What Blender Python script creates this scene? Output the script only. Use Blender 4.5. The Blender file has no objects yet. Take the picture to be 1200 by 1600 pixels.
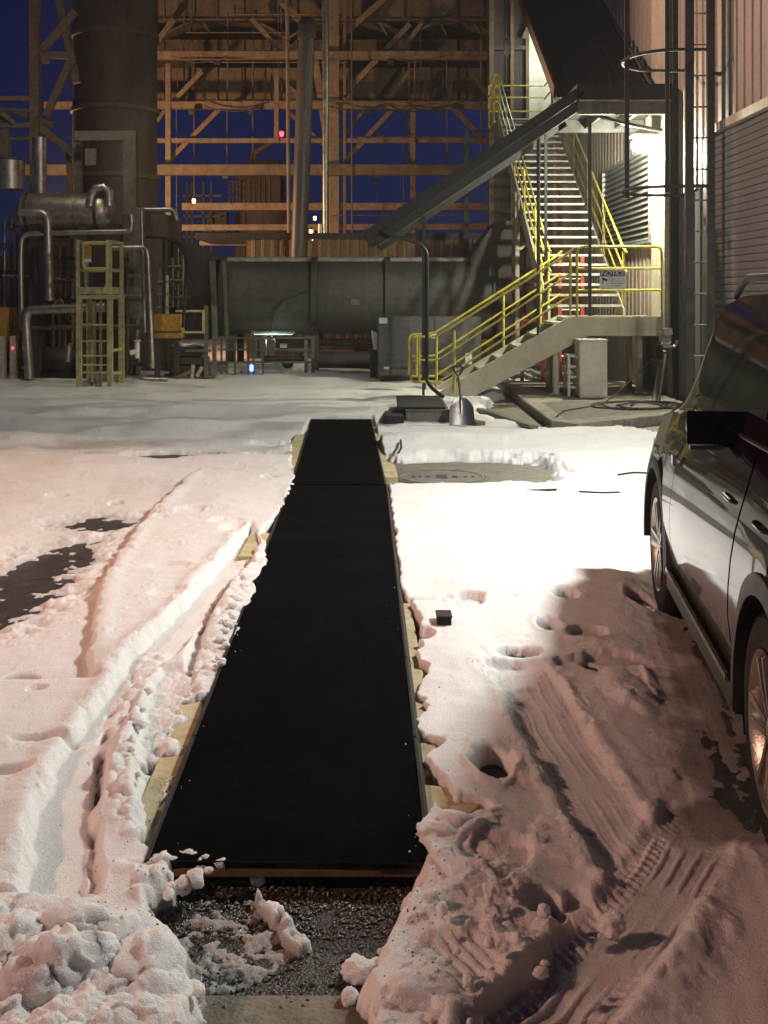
import bpy, bmesh, math, random
import numpy as np
from mathutils import Vector, Matrix

random.seed(7)
rng = np.random.RandomState(11)
SC = bpy.context.scene
COL = SC.collection
R = math.radians

# ------------------------------------------------------------------ camera
F, CX, HY, H = 1750.0, 600.0, 460.0, 1.7      # focal length, axis column, horizon row (photo pixels), eye height
cam_d = bpy.data.cameras.new('camera')
cam = bpy.data.objects.new('camera', cam_d)
COL.objects.link(cam)
cam.location = (0, 0, H)
cam.rotation_euler = (R(90), 0, 0)
cam_d.sensor_fit = 'VERTICAL'
cam_d.sensor_height = 24.0
cam_d.lens = F / 1600 * 24.0
cam_d.shift_y = -(800 - HY) / 1600
cam_d.clip_start = 0.05
cam_d.clip_end = 1500
SC.camera = cam

# ------------------------------------------------------------------ sky
world = bpy.data.worlds.new('World')
SC.world = world
world.use_nodes = True
wn = world.node_tree.nodes
wl = world.node_tree.links
wn.clear()
w_out = wn.new('ShaderNodeOutputWorld')
w_bg = wn.new('ShaderNodeBackground')
w_sky = wn.new('ShaderNodeTexSky')
w_sky.sky_type = 'NISHITA'
w_sky.sun_disc = False
w_sky.sun_elevation = R(15)
w_sky.sun_rotation = R(200)
w_sky.ozone_density = 4.0
w_sky.air_density = 1.0
w_sky.dust_density = 0.3
w_mul = wn.new('ShaderNodeMixRGB')
w_mul.blend_type = 'MULTIPLY'
w_mul.inputs['Fac'].default_value = 1.0
w_mul.inputs['Color2'].default_value = (0.036, 0.046, 0.175, 1)
w_bg.inputs['Strength'].default_value = 0.041
wl.new(w_sky.outputs[0], w_mul.inputs['Color1'])
wl.new(w_mul.outputs[0], w_bg.inputs['Color'])
wl.new(w_bg.outputs[0], w_out.inputs['Surface'])

# ------------------------------------------------------------------ exposure
vs = SC.view_settings
vs.view_transform = 'Standard'
vs.look = 'None'
vs.exposure = 0.0
vs.gamma = 1.0
vs.use_curve_mapping = False
SC.render.engine = 'CYCLES'
SC.cycles.use_denoising = True
SC.cycles.max_bounces = 5
SC.cycles.diffuse_bounces = 3
SC.cycles.glossy_bounces = 3
SC.cycles.use_adaptive_sampling = True
SC.cycles.adaptive_threshold = 0.02
SC.cycles.sample_clamp_indirect = 4.0
SC.cycles.sample_clamp_direct = 0.0

# ------------------------------------------------------------------ lamps of the place
WHITE = (1.0, 0.97, 0.90)
GLARE = (1.0, 0.985, 0.74)
SODIUM = (1.0, 0.45, 0.24)

def light(name, kind, loc, energy, color, aim=None, size=0.2, **kw):
    ld = bpy.data.lights.new(name, kind)
    ld.energy = energy
    ld.color = color
    if kind == 'AREA':
        ld.size = size
    else:
        ld.shadow_soft_size = size
    for k, v in kw.items():
        setattr(ld, k, v)
    o = bpy.data.objects.new(name, ld)
    COL.objects.link(o)
    o.location = loc
    if aim is not None:
        o.rotation_euler = (Vector(aim) - Vector(loc)).to_track_quat('-Z', 'Y').to_euler()
    return o

light('wall_lamp_light', 'POINT', (3.90, 17.92, 3.90), 950, GLARE, size=0.07)
light('door_lamp_light', 'AREA', (4.10, 7.6, 4.55), 620, WHITE, aim=(0.6, 7.6, 0.0), size=0.45)
light('yard_flood_light', 'SPOT', (-8.0, 10.5, 10.5), 2900, SODIUM, aim=(-4.2, 8.6, 0.0), size=0.25, spot_size=R(50), spot_blend=1.0)
light('far_flood_light', 'SPOT', (-18.0, 0.5, 11.0), 9500, (1.0, 0.53, 0.38), aim=(2.6, 3.4, 0.0), size=0.3, spot_size=R(38), spot_blend=0.9)
light('plant_flood_light', 'AREA', (-8.6, 27.6, 3.6), 640, (1.0, 0.60, 0.33), aim=(0.5, 36.0, 8.6), size=0.5)
light('mast_flood_light', 'SPOT', (-7.0, 23.6, 9.0), 9000, (1.0, 0.62, 0.46), aim=(4.4, 14.5, 6.6), size=0.25, spot_size=R(52), spot_blend=1.0)
light('pipe_rack_light', 'POINT', (-1.9, 29.4, 3.1), 500, SODIUM, size=0.08)
light('stair_head_light', 'POINT', (4.02, 28.0, 8.0), 110, (0.9, 1.0, 0.88), size=0.1)
light('pipework_light', 'AREA', (-5.2, 19.0, 7.0), 80, (1.0, 0.86, 0.62), aim=(-5.6, 21.6, 2.0), size=0.3)
light('skid_tube_light', 'POINT', (-2.3, 23.2, 0.75), 9, (0.75, 1.0, 0.86), size=0.1)

# ------------------------------------------------------------------ helpers
def P(px, py, d):
    """world point seen at photo pixel (px, py) at distance d"""
    return Vector(((px - CX) * d / F, d, H - (py - HY) * d / F))

def G(px, py, z=0.0):
    d = (H - z) * F / (py - HY)
    return Vector(((px - CX) * d / F, d, z))

def S(n, d):
    return n * d / F

class MB:
    """collects simple solids into one mesh"""
    def __init__(self):
        self.v = []
        self.f = []
    def add(self, vs, fs):
        b = len(self.v)
        self.v += [tuple(p) for p in vs]
        self.f += [tuple(i + b for i in q) for q in fs]
        return self
    def box(self, x0, x1, y0, y1, z0, z1):
        vs = [(x, y, z) for z in (z0, z1) for y in (y0, y1) for x in (x0, x1)]
        return self.add(vs, [(0, 2, 3, 1), (4, 5, 7, 6), (0, 1, 5, 4), (2, 6, 7, 3), (0, 4, 6, 2), (1, 3, 7, 5)])
    def bar(self, p, q, w, h=None, up=(0, 0, 1)):
        """rectangular bar p -> q, width w (sideways), height h (along up)"""
        h = h or w
        p, q = Vector(p), Vector(q)
        a = (q - p).normalized()
        up = Vector(up)
        if abs(a.dot(up)) > 0.98:
            up = Vector((0, 1, 0))
        s = a.cross(up).normalized()
        u = s.cross(a).normalized()
        c = []
        for b in (p, q):
            for i, j in ((-1, -1), (1, -1), (1, 1), (-1, 1)):
                c.append(b + s * (i * w / 2) + u * (j * h / 2))
        return self.add(c, [(0, 1, 2, 3), (7, 6, 5, 4), (0, 4, 5, 1), (1, 5, 6, 2), (2, 6, 7, 3), (3, 7, 4, 0)])
    def tube(self, pts, r, n=10, cap=True):
        pts = [Vector(p) for p in pts]
        rs = r if isinstance(r, (list, tuple)) else [r] * len(pts)
        vs, fs = [], []
        prev = None
        for i, p in enumerate(pts):
            if i == 0:
                t = pts[1] - p
            elif i == len(pts) - 1:
                t = p - pts[i - 1]
            else:
                t = (pts[i + 1] - p).normalized() + (p - pts[i - 1]).normalized()
            t = t.normalized() if t.length > 1e-9 else Vector((0, 0, 1))
            if prev is None:
                up = Vector((0, 0, 1)) if abs(t.z) < 0.9 else Vector((0, 1, 0))
                s = t.cross(up).normalized()
            else:
                s = (prev - t * prev.dot(t))
                s = s.normalized() if s.length > 1e-6 else t.orthogonal().normalized()
            prev = s
            u = s.cross(t)
            for k in range(n):
                a = 2 * math.pi * k / n
                vs.append(p + (s * math.cos(a) + u * math.sin(a)) * rs[i])
        m = len(pts)
        for i in range(m - 1):
            for k in range(n):
                k2 = (k + 1) % n
                fs.append((i * n + k, i * n + k2, (i + 1) * n + k2, (i + 1) * n + k))
        if cap:
            fs.append(tuple(range(n))[::-1])
            fs.append(tuple((m - 1) * n + k for k in range(n)))
        return self.add(vs, fs)
    def lathe(self, prof, n=24, c=(0, 0, 0), axis='z', close=False):
        """prof: list of (radius, height)"""
        vs, fs = [], []
        for r, h in prof:
            for k in range(n):
                a = 2 * math.pi * k / n
                x, y = r * math.cos(a), r * math.sin(a)
                q = {'z': (x, y, h), 'x': (h, x, y), 'y': (x, h, y)}[axis]
                vs.append((c[0] + q[0], c[1] + q[1], c[2] + q[2]))
        m = len(prof)
        for i in range(m - 1 + (1 if close else 0)):
            j = (i + 1) % m
            for k in range(n):
                k2 = (k + 1) % n
                fs.append((i * n + k, i * n + k2, j * n + k2, j * n + k))
        if not close:
            fs.append(tuple(range(n))[::-1])
            fs.append(tuple((m - 1) * n + k for k in range(n)))
        return self.add(vs, fs)
    def prism(self, poly, vec):
        vec = Vector(vec)
        a = [Vector(p) for p in poly]
        n = len(a)
        fs = [tuple(range(n))[::-1], tuple(range(n, 2 * n))]
        for i in range(n):
            j = (i + 1) % n
            fs.append((i, j, n + j, n + i))
        return self.add(a + [p + vec for p in a], fs)
    def build(self, name, mat, parent=None, smooth=False, bevel=0.0, local=False, weld=False):
        me = bpy.data.meshes.new(name)
        me.from_pydata(self.v, [], self.f)
        bm = bmesh.new()
        bm.from_mesh(me)
        if weld:
            bmesh.ops.remove_doubles(bm, verts=bm.verts, dist=1e-4)
        bmesh.ops.recalc_face_normals(bm, faces=bm.faces)
        if bevel > 0:
            es = [e for e in bm.edges if len(e.link_faces) == 2 and e.calc_face_angle(0) > 0.6]
            bmesh.ops.bevel(bm, geom=es, offset=bevel, segments=2, affect='EDGES', clamp_overlap=True)
        bm.to_mesh(me)
        bm.free()
        o = bpy.data.objects.new(name, me)
        COL.objects.link(o)
        me.materials.append(mat)
        if smooth:
            me.polygons.foreach_set('use_smooth', [True] * len(me.polygons))
            try:
                me.set_sharp_from_angle(angle=R(38))
            except Exception:
                pass
        if parent is not None:
            if not local:
                inv = Vector(world_loc(parent))
                me.transform(Matrix.Translation(-inv))
            o.parent = parent
        return o

def world_loc(o):
    v = Vector(o.location)
    while o.parent is not None:
        o = o.parent
        v += Vector(o.location)
    return v

def tag(o, label=None, cat=None, group=None, kind=None):
    if label:
        o['label'] = label
    if cat:
        o['category'] = cat
    if group:
        o['group'] = group
    if kind:
        o['kind'] = kind
    return o

def thing(name, label, cat, loc=(0, 0, 0), group=None, rotz=0.0):
    o = bpy.data.objects.new(name, None)
    COL.objects.link(o)
    o.location = loc
    o.rotation_euler = (0, 0, rotz)
    o.empty_display_size = 0.2
    return tag(o, label, cat, group)

def copy_tree(o, parent=None):
    c = o.copy()
    COL.objects.link(c)
    if parent is not None:
        c.parent = parent
    for ch in list(o.children):
        copy_tree(ch, c)
    return c

def copy_part(o, offset):
    c = o.copy()
    COL.objects.link(c)
    c.location = Vector(o.location) + Vector(offset)
    return c

def bend(pts, r=0.1, n=5):
    """round the corners of a polyline"""
    pts = [Vector(p) for p in pts]
    out = [pts[0]]
    for i in range(1, len(pts) - 1):
        a, b, c = pts[i - 1], pts[i], pts[i + 1]
        ra = min(r, (a - b).length * 0.45, (c - b).length * 0.45)
        p, q = b + (a - b).normalized() * ra, b + (c - b).normalized() * ra
        for k in range(n + 1):
            t = k / n
            out.append(p * (1 - t) ** 2 + b * 2 * t * (1 - t) + q * t * t)
    out.append(pts[-1])
    return out

# ------------------------------------------------------------------ materials
def mat(name, base, rough=0.6, metal=0.0, vary=0.25, scale=6.0, bump=0.15, second=None, coat=0.0, rvar=0.15, detail=6.0, stretch=(1, 1, 1), bscale=None, spec=0.5, grime=0.45):
    m = bpy.data.materials.new(name)
    m.use_nodes = True
    nt = m.node_tree
    n, l = nt.nodes, nt.links
    b = n['Principled BSDF']
    tc = n.new('ShaderNodeTexCoord')
    mp = n.new('ShaderNodeMapping')
    mp.inputs['Scale'].default_value = stretch
    l.new(tc.outputs['Object'], mp.inputs['Vector'])
    nz = n.new('ShaderNodeTexNoise')
    nz.inputs['Scale'].default_value = scale
    nz.inputs['Detail'].default_value = detail
    nz.inputs['Roughness'].default_value = 0.6
    l.new(mp.outputs[0], nz.inputs['Vector'])
    cr = n.new('ShaderNodeValToRGB')
    second = second or tuple(c * (1 - vary) for c in base)
    cr.color_ramp.elements[0].position = 0.35
    cr.color_ramp.elements[1].position = 0.65
    cr.color_ramp.elements[0].color = (*second, 1)
    cr.color_ramp.elements[1].color = (*base, 1)
    l.new(nz.outputs['Fac'], cr.inputs['Fac'])
    if grime > 0:
        # run-down streaks and blotches of dirt
        m3 = n.new('ShaderNodeMapping')
        m3.inputs['Scale'].default_value = (5.0, 5.0, 0.55)
        l.new(tc.outputs['Object'], m3.inputs['Vector'])
        n4 = n.new('ShaderNodeTexNoise')
        n4.inputs['Scale'].default_value = 1.6
        n4.inputs['Detail'].default_value = 9
        n4.inputs['Roughness'].default_value = 0.68
        l.new(m3.outputs[0], n4.inputs['Vector'])
        n5 = n.new('ShaderNodeTexNoise')
        n5.inputs['Scale'].default_value = 11
        n5.inputs['Detail'].default_value = 8
        l.new(tc.outputs['Object'], n5.inputs['Vector'])
        av = n.new('ShaderNodeMath')
        av.operation = 'MULTIPLY'
        l.new(n4.outputs['Fac'], av.inputs[0])
        l.new(n5.outputs['Fac'], av.inputs[1])
        rg = n.new('ShaderNodeMapRange')
        rg.inputs['From Min'].default_value = 0.22
        rg.inputs['From Max'].default_value = 0.36
        rg.inputs['To Min'].default_value = 0.0
        rg.inputs['To Max'].default_value = grime
        l.new(av.outputs[0], rg.inputs['Value'])
        mg = n.new('ShaderNodeMixRGB')
        mg.blend_type = 'MULTIPLY'
        mg.inputs['Color2'].default_value = (0.30, 0.24, 0.19, 1)
        l.new(rg.outputs[0], mg.inputs['Fac'])
        l.new(cr.outputs['Color'], mg.inputs['Color1'])
        l.new(mg.outputs[0], b.inputs['Base Color'])
    else:
        l.new(cr.outputs['Color'], b.inputs['Base Color'])
    mr = n.new('ShaderNodeMapRange')
    mr.inputs['To Min'].default_value = max(0.02, rough - rvar)
    mr.inputs['To Max'].default_value = min(1.0, rough + rvar)
    l.new(nz.outputs['Fac'], mr.inputs['Value'])
    l.new(mr.outputs[0], b.inputs['Roughness'])
    b.inputs['Metallic'].default_value = metal
    b.inputs['Coat Weight'].default_value = coat
    b.inputs['Specular IOR Level'].default_value = spec
    if bump > 0:
        n2 = n.new('ShaderNodeTexNoise')
        n2.inputs['Scale'].default_value = bscale or scale * 8
        n2.inputs['Detail'].default_value = 4
        l.new(tc.outputs['Object'], n2.inputs['Vector'])
        bp = n.new('ShaderNodeBump')
        bp.inputs['Strength'].default_value = bump
        bp.inputs['Distance'].default_value = 0.01
        l.new(n2.outputs['Fac'], bp.inputs['Height'])
        l.new(bp.outputs[0], b.inputs['Normal'])
    return m

def emit(name, color, strength):
    m = bpy.data.materials.new(name)
    m.use_nodes = True
    b = m.node_tree.nodes['Principled BSDF']
    b.inputs['Base Color'].default_value = (*color, 1)
    b.inputs['Emission Color'].default_value = (*color, 1)
    b.inputs['Emission Strength'].default_value = strength
    return m

M = {}
M['yellow'] = mat('yellow_paint', (0.62, 0.55, 0.10), 0.42, vary=0.25, scale=9, second=(0.46, 0.38, 0.07))
M['yellow_old'] = mat('weathered_yellow_paint', (0.50, 0.45, 0.20), 0.5, scale=7, second=(0.36, 0.31, 0.13))
M['amber'] = mat('amber_paint', (0.48, 0.27, 0.03), 0.5, scale=5, second=(0.33, 0.17, 0.03))
M['cream'] = mat('cream_steel', (0.62, 0.57, 0.42), 0.5, scale=4, second=(0.54, 0.49, 0.35), grime=0.2)
M['tread'] = mat('galvanised_tread', (0.50, 0.50, 0.45), 0.45, 0.3, scale=14, second=(0.36, 0.36, 0.33))
M['galv'] = mat('galvanised_steel', (0.42, 0.42, 0.40), 0.42, 0.7, scale=12, second=(0.28, 0.28, 0.27))
M['silver'] = mat('aluminium_lagging', (0.50, 0.47, 0.40), 0.40, 0.85, scale=4, second=(0.36, 0.33, 0.27), bump=0.06)
M['darkcan'] = mat('dark_canopy_metal', (0.016, 0.015, 0.015), 0.6, 0.0, scale=5, second=(0.014, 0.013, 0.013))
M['canedge'] = mat('canopy_fascia', (0.032, 0.032, 0.030), 0.5, 0.2, scale=5)
M['black'] = mat('black_steel', (0.018, 0.018, 0.018), 0.45, 0.2, scale=9)
M['rubber'] = mat('black_rubber', (0.014, 0.014, 0.014), 0.75, scale=30, bump=0.3)
M['ladder'] = mat('dull_ladder_steel', (0.085, 0.077, 0.07), 0.75, 0.0, scale=5, second=(0.055, 0.05, 0.047), spec=0.2)
M['steeltan'] = mat('tan_structural_steel', (0.27, 0.19, 0.11), 0.6, scale=3, second=(0.18, 0.115, 0.065))
M['steelbrown'] = mat('brown_structural_steel', (0.19, 0.13, 0.075), 0.65, scale=2.5, second=(0.11, 0.075, 0.045))
M['steeldark'] = mat('dark_steel', (0.06, 0.048, 0.04), 0.6, scale=3, second=(0.035, 0.028, 0.024))
M['rust'] = mat('rust_streaked_shell', (0.120, 0.078, 0.056), 0.6, 0.1, scale=2.2, second=(0.075, 0.052, 0.042), stretch=(1, 1, 0.25), grime=0.4)
M['duct'] = mat('grey_green_duct', (0.090, 0.080, 0.066), 0.6, 0.1, scale=0.8, second=(0.055, 0.053, 0.046), stretch=(1, 1, 0.5), grime=0.4)
M['olive'] = mat('olive_grey_paint', (0.17, 0.16, 0.12), 0.55, scale=4, second=(0.11, 0.10, 0.075))
M['greybox'] = mat('grey_enclosure_paint', (0.10, 0.10, 0.10), 0.38, scale=3, second=(0.075, 0.075, 0.075))
M['white'] = mat('white_paint', (0.72, 0.69, 0.58), 0.45, scale=6, second=(0.64, 0.60, 0.49), grime=0.15)
M['label'] = mat('white_label', (0.75, 0.75, 0.72), 0.5, vary=0.1, bump=0)
M['tanwall'] = mat('tan_wall_sheet', (0.34, 0.27, 0.22), 0.55, scale=1.5, second=(0.27, 0.21, 0.17), stretch=(1, 1, 0.3))
M['beige'] = mat('beige_trim', (0.50, 0.46, 0.35), 0.5, scale=5, second=(0.41, 0.37, 0.28))
M['parapet'] = mat('tan_parapet_sheet', (0.36, 0.23, 0.11), 0.6, scale=1.5, second=(0.24, 0.14, 0.07))
M['rollslat'] = mat('grey_roller_slat', (0.19, 0.185, 0.185), 0.95, 0.0, scale=0.6, second=(0.165, 0.16, 0.16), spec=0.0, rvar=0.05, bump=0.03, grime=0.08)
M['concrete'] = mat('concrete', (0.32, 0.29, 0.23), 0.85, scale=4, second=(0.21, 0.19, 0.15), bump=0.5)
M['concdark'] = mat('damp_concrete', (0.17, 0.16, 0.13), 0.6, scale=5, second=(0.10, 0.095, 0.08), bump=0.5)
M['foam'] = mat('yellow_foam_board', (0.58, 0.52, 0.33), 0.8, scale=9, second=(0.46, 0.39, 0.22), bump=0.4)
M['ply'] = mat('plywood', (0.22, 0.12, 0.05), 0.7, scale=6, second=(0.13, 0.07, 0.03), stretch=(6, 1, 1))
M['wood'] = mat('weathered_wood', (0.20, 0.15, 0.10), 0.8, scale=8, second=(0.12, 0.09, 0.06))
M['iron'] = mat('cast_iron', (0.13, 0.125, 0.12), 0.5, 0.4, scale=30, second=(0.08, 0.075, 0.07), bump=0.5)
M['orange'] = mat('orange_fibreglass', (0.50, 0.075, 0.03), 0.5, scale=8)
M['redpaint'] = mat('red_paint', (0.16, 0.016, 0.012), 0.5, scale=8)
M['navy'] = mat('navy_print', (0.03, 0.045, 0.11), 0.5, bump=0)
M['ink'] = mat('black_print', (0.02, 0.02, 0.02), 0.6, bump=0)
M['duskyband'] = mat('grey_band', (0.14, 0.13, 0.12), 0.5, scale=5)
M['brick'] = mat('dark_brown_cladding', (0.065, 0.040, 0.034), 0.65, scale=3, second=(0.035, 0.022, 0.020))
M['lamp_glow'] = emit('lamp_glow', (1.0, 0.96, 0.80), 55.0)
M['sodium_glow'] = emit('sodium_glow', (1.0, 0.45, 0.12), 14.0)
M['tube_glow'] = emit('tube_glow', (0.80, 1.0, 0.88), 0.7)
M['red_glow'] = emit('red_beacon_glow', (1.0, 0.03, 0.06), 9.0)
M['blue_glow'] = emit('blue_indicator_glow', (0.15, 0.40, 1.0), 6.0)
# ------------------------------------------------------------------ noise for the snow relief
_perm = rng.permutation(4096)
_grad = np.stack([np.cos(np.arange(4096) * 2.39996), np.sin(np.arange(4096) * 2.39996)], 1)[rng.permutation(4096)].astype(np.float32)
_rand = rng.rand(4096, 4).astype(np.float32)

def _h(ix, iy):
    return _perm[(ix + _perm[iy & 4095]) & 4095]

def perlin(x, y):
    ix, iy = np.floor(x).astype(np.int64), np.floor(y).astype(np.int64)
    fx, fy = (x - ix).astype(np.float32), (y - iy).astype(np.float32)
    u, v = fx * fx * fx * (fx * (fx * 6 - 15) + 10), fy * fy * fy * (fy * (fy * 6 - 15) + 10)
    def g(a, b):
        q = _grad[_h(ix + a, iy + b)]
        return q[..., 0] * (fx - a) + q[..., 1] * (fy - b)
    return ((g(0, 0) * (1 - u) + g(1, 0) * u) * (1 - v) + (g(0, 1) * (1 - u) + g(1, 1) * u) * v) * 1.4

def fbm(x, y, o=4, gain=0.5):
    s, a = 0.0, 1.0
    for i in range(o):
        s = s + a * perlin(x + 17.3 * i, y - 9.1 * i)
        x, y, a = x * 2.03, y * 2.03, a * gain
    return s

def clods(x, y, jitter=0.9, fill=0.85):
    """rounded lumps: height 0..~0.6 of a cell"""
    ix, iy = np.floor(x).astype(np.int64), np.floor(y).astype(np.int64)
    best = np.zeros(x.shape, np.float32)
    for a in (-1, 0, 1):
        for b in (-1, 0, 1):
            q = _rand[_h(ix + a, iy + b)]
            dx = x - (ix + a + 0.5 + (q[..., 0] - 0.5) * jitter)
            dy = y - (iy + b + 0.5 + (q[..., 1] - 0.5) * jitter)
            r = 0.25 + 0.45 * q[..., 2]
            hgt = np.sqrt(np.maximum(r * r - dx * dx - dy * dy, 0)) * (q[..., 3] < fill)
            best = np.maximum(best, hgt)
    return best

def sstep(a, b, x):
    t = np.clip((x - a) / (b - a), 0, 1)
    return t * t * (3 - 2 * t)

def gpts(pix, z=0.06):
    return np.array([[G(a, b, z).x, G(a, b, z).y] for a, b in pix])

def pline(X, Y, pts):
    """unsigned distance, signed side (+ right of travel), arc length"""
    best = np.full(X.shape, 1e9)
    side = np.zeros(X.shape)
    arc = np.zeros(X.shape)
    acc = 0.0
    for i in range(len(pts) - 1):
        ax, ay = pts[i]
        bx, by = pts[i + 1]
        ux, uy = bx - ax, by - ay
        L = math.hypot(ux, uy)
        t = np.clip(((X - ax) * ux + (Y - ay) * uy) / (L * L), 0, 1)
        dx, dy = X - ax - t * ux, Y - ay - t * uy
        dd = np.hypot(dx, dy)
        m = dd < best
        best = np.where(m, dd, best)
        side = np.where(m, np.sign((X - ax) * uy - (Y - ay) * ux), side)
        arc = np.where(m, acc + t * L, arc)
        acc += L
    return best, side, arc

def psdf(X, Y, pts):
    """signed distance to polygon, negative inside"""
    n = len(pts)
    d, _, _ = pline(X, Y, np.vstack([pts, pts[:1]]))
    ins = np.zeros(X.shape, bool)
    for i in range(n):
        ax, ay = pts[i]
        bx, by = pts[(i + 1) % n]
        if abs(by - ay) < 1e-12:
            continue
        c = (ay > Y) != (by > Y)
        ins ^= c & (X < (bx - ax) * (Y - ay) / (by - ay) + ax)
    return np.where(ins, -d, d)

def plates(x, y):
    """broken crust: every cell a little tilted slab"""
    ix, iy = np.floor(x).astype(np.int64), np.floor(y).astype(np.int64)
    bd = np.full(x.shape, 1e9)
    out = np.zeros(x.shape)
    for a in (-1, 0, 1):
        for b in (-1, 0, 1):
            q = _rand[_h(ix + a, iy + b)]
            dx, dy = x - (ix + a + q[..., 0]), y - (iy + b + q[..., 1])
            d = dx * dx + dy * dy
            m = d < bd
            bd = np.where(m, d, bd)
            out = np.where(m, (q[..., 2] - 0.5) + dx * (q[..., 3] - 0.5) * 1.3 + dy * (q[..., 0] - 0.5) * 1.3, out)
    return out

MZ = 0.075                                     # height of the mat's upper face
ML = gpts([(232, 1346), (455, 757), (487, 655)], MZ)
MR = gpts([(668, 1350), (603, 757), (579, 655)], MZ)

def mat_x(Y, E):
    return np.interp(Y, E[:, 1], E[:, 0])

def snow_height(X, Y):
    n_lo = fbm(X * 0.55 + 3, Y * 0.55, 3)
    n_mid = fbm(X * 2.3, Y * 2.3 + 7, 3)
    n_fine = fbm(X * 11, Y * 11, 3)
    n_edge = fbm(X * 5.0 + 31, Y * 5.0, 4)
    wx, wy = 0.35 * perlin(X * 8, Y * 8 + 3), 0.35 * perlin(X * 8 + 40, Y * 8)
    lump = clods(X * 9 + wx, Y * 9 + wy) / 9
    lump2 = clods(X * 17 + 5 + wx * 1.4, Y * 17 - wy) / 17
    lump3 = clods(X * 32 + 9 + wy, Y * 32 + wx) / 32
    mixl = 0.62 * (np.maximum(lump, lump2 * 1.15) + lump3 * 0.5)
    h = 0.105 + 0.026 * n_lo + 0.012 * n_mid + 0.0022 * n_fine
    h = h + 0.004 * fbm(X * 5.5, Y * 5.5, 2) + 0.30 * lump3 * sstep(0.25, 0.7, n_edge + 0.4 * n_mid) + 0.25 * lump2 * sstep(0.55, 0.9, n_edge + 0.3 * n_lo)
    # wind drifts beyond the mats' middle
    far = sstep(8.5, 12.5, Y)
    drift = fbm(X * 0.28 + 0.4 * n_lo, Y * 1.1 + 2, 3)
    h = h + far * (0.13 * drift + 0.02)
    wob = 0.10 * n_edge
    # ---- left: the old wheel ruts
    A = gpts([(310, 735), (235, 800), (190, 860), (165, 905), (150, 960), (143, 1010), (140, 1060)])
    d, s, a = pline(X, Y, A)
    sd = -d * s + 0.02 * n_edge
    inl = (Y > A[-1, 1]) & (Y < A[0, 1])
    low = sstep(0.03, -0.03, sd) * sstep(-1.3, -0.7, sd) * inl
    low = sstep(0.012, -0.012, sd + 0.012 * n_fine) * sstep(-1.3, -0.5, sd) * inl
    h = h - 0.062 * low
    h = h + 0.016 * np.exp(-((sd - 0.05) / 0.05) ** 2) * inl
    B = gpts([(392, 822), (375, 842), (330, 895), (290, 940), (240, 990), (205, 1020), (165, 1080), (120, 1140), (80, 1200), (55, 1260), (42, 1330), (33, 1410)])
    C = gpts([(405, 845), (395, 880), (345, 930), (305, 990), (262, 1030), (232, 1062), (200, 1130), (170, 1190), (152, 1260), (145, 1330), (140, 1410)])
    dB, sB, aB = pline(X, Y, B)
    inB = (Y > B[-1, 1]) & (Y < B[0, 1])
    track = psdf(X, Y, np.vstack([B, C[::-1]])) + 0.018 * n_edge
    h = h + inB * 0.030 * np.exp(-((dB * sB - 0.05) / 0.05) ** 2) * (0.6 + 0.5 * n_mid)
    h = h + inB * np.exp(-((dB * sB - 0.02) / 0.045) ** 2) * (mixl * 0.4)
    tw = sstep(0.022, -0.022, track)
    floor_ = 0.040 + 0.006 * n_mid + 0.002 * n_fine
    h = h * (1 - tw) + floor_ * tw
    E = gpts([(372, 895), (338, 940), (316, 980), (298, 1035), (292, 1070)])
    d, s, a = pline(X, Y, E)
    h = h - 0.055 * sstep(0.035, 0.008, d + 0.015 * n_edge)
    DD = gpts([(240, 1020), (212, 1075), (195, 1130), (185, 1190), (196, 1240), (215, 1300)])
    d, s, a = pline(X, Y, DD)
    h = h + sstep(0.10, 0.02, d) * (0.018 + mixl * 0.85)
    D2 = gpts([(175, 1105), (158, 1180), (150, 1260), (148, 1330), (152, 1420)])
    d, s, a = pline(X, Y, D2)
    h = h - 0.05 * sstep(0.030, 0.006, d + 0.012 * n_edge) * sstep(-0.25, 0.15, fbm(a * 5, a * 0 + 4.2, 2) + 0.15)
    FF = gpts([(250, 1040), (300, 1040), (300, 1110), (262, 1210), (238, 1300), (218, 1300), (214, 1200), (222, 1110)])
    fl = sstep(0.03, -0.03, psdf(X, Y, FF) + 0.02 * n_edge)
    h = h * (1 - fl) + (0.05 + 0.006 * n_mid + lump3 * 0.3) * fl
    # lumps pushed up beside the mats
    xl, xr = mat_x(Y, ML), mat_x(Y, MR)
    ll = (Y > 3.9) & (Y < 7.2)
    h = h + ll * np.exp(-((X - xl + 0.09) / 0.07) ** 2) * mixl * 0.9
    # bare wet patches
    for poly, w in (([(-60, 920), (0, 892), (45, 876), (75, 862), (128, 848), (122, 872), (80, 896), (72, 922), (0, 968), (-60, 1000)], 0.12),
                    ([(112, 818), (150, 808), (197, 811), (160, 822)], 0.05)):
        q = psdf(X, Y, gpts(poly, 0.03)) + w * n_edge + 0.07 * n_fine
        k = sstep(0.34, -0.06, q)
        h = h * (1 - k) + (-0.013 + 0.020 * fbm(X * 7, Y * 7 + 5, 4)) * k
    c = G(268, 719, 0)
    q = np.hypot(X - c.x, Y - c.y) - 0.47 + 0.05 * n_edge + 0.25 * sstep(c.y + 0.05, c.y + 0.4, Y)
    k = sstep(0.08, -0.05, q)
    h = h * (1 - k) + (-0.02) * k
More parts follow.
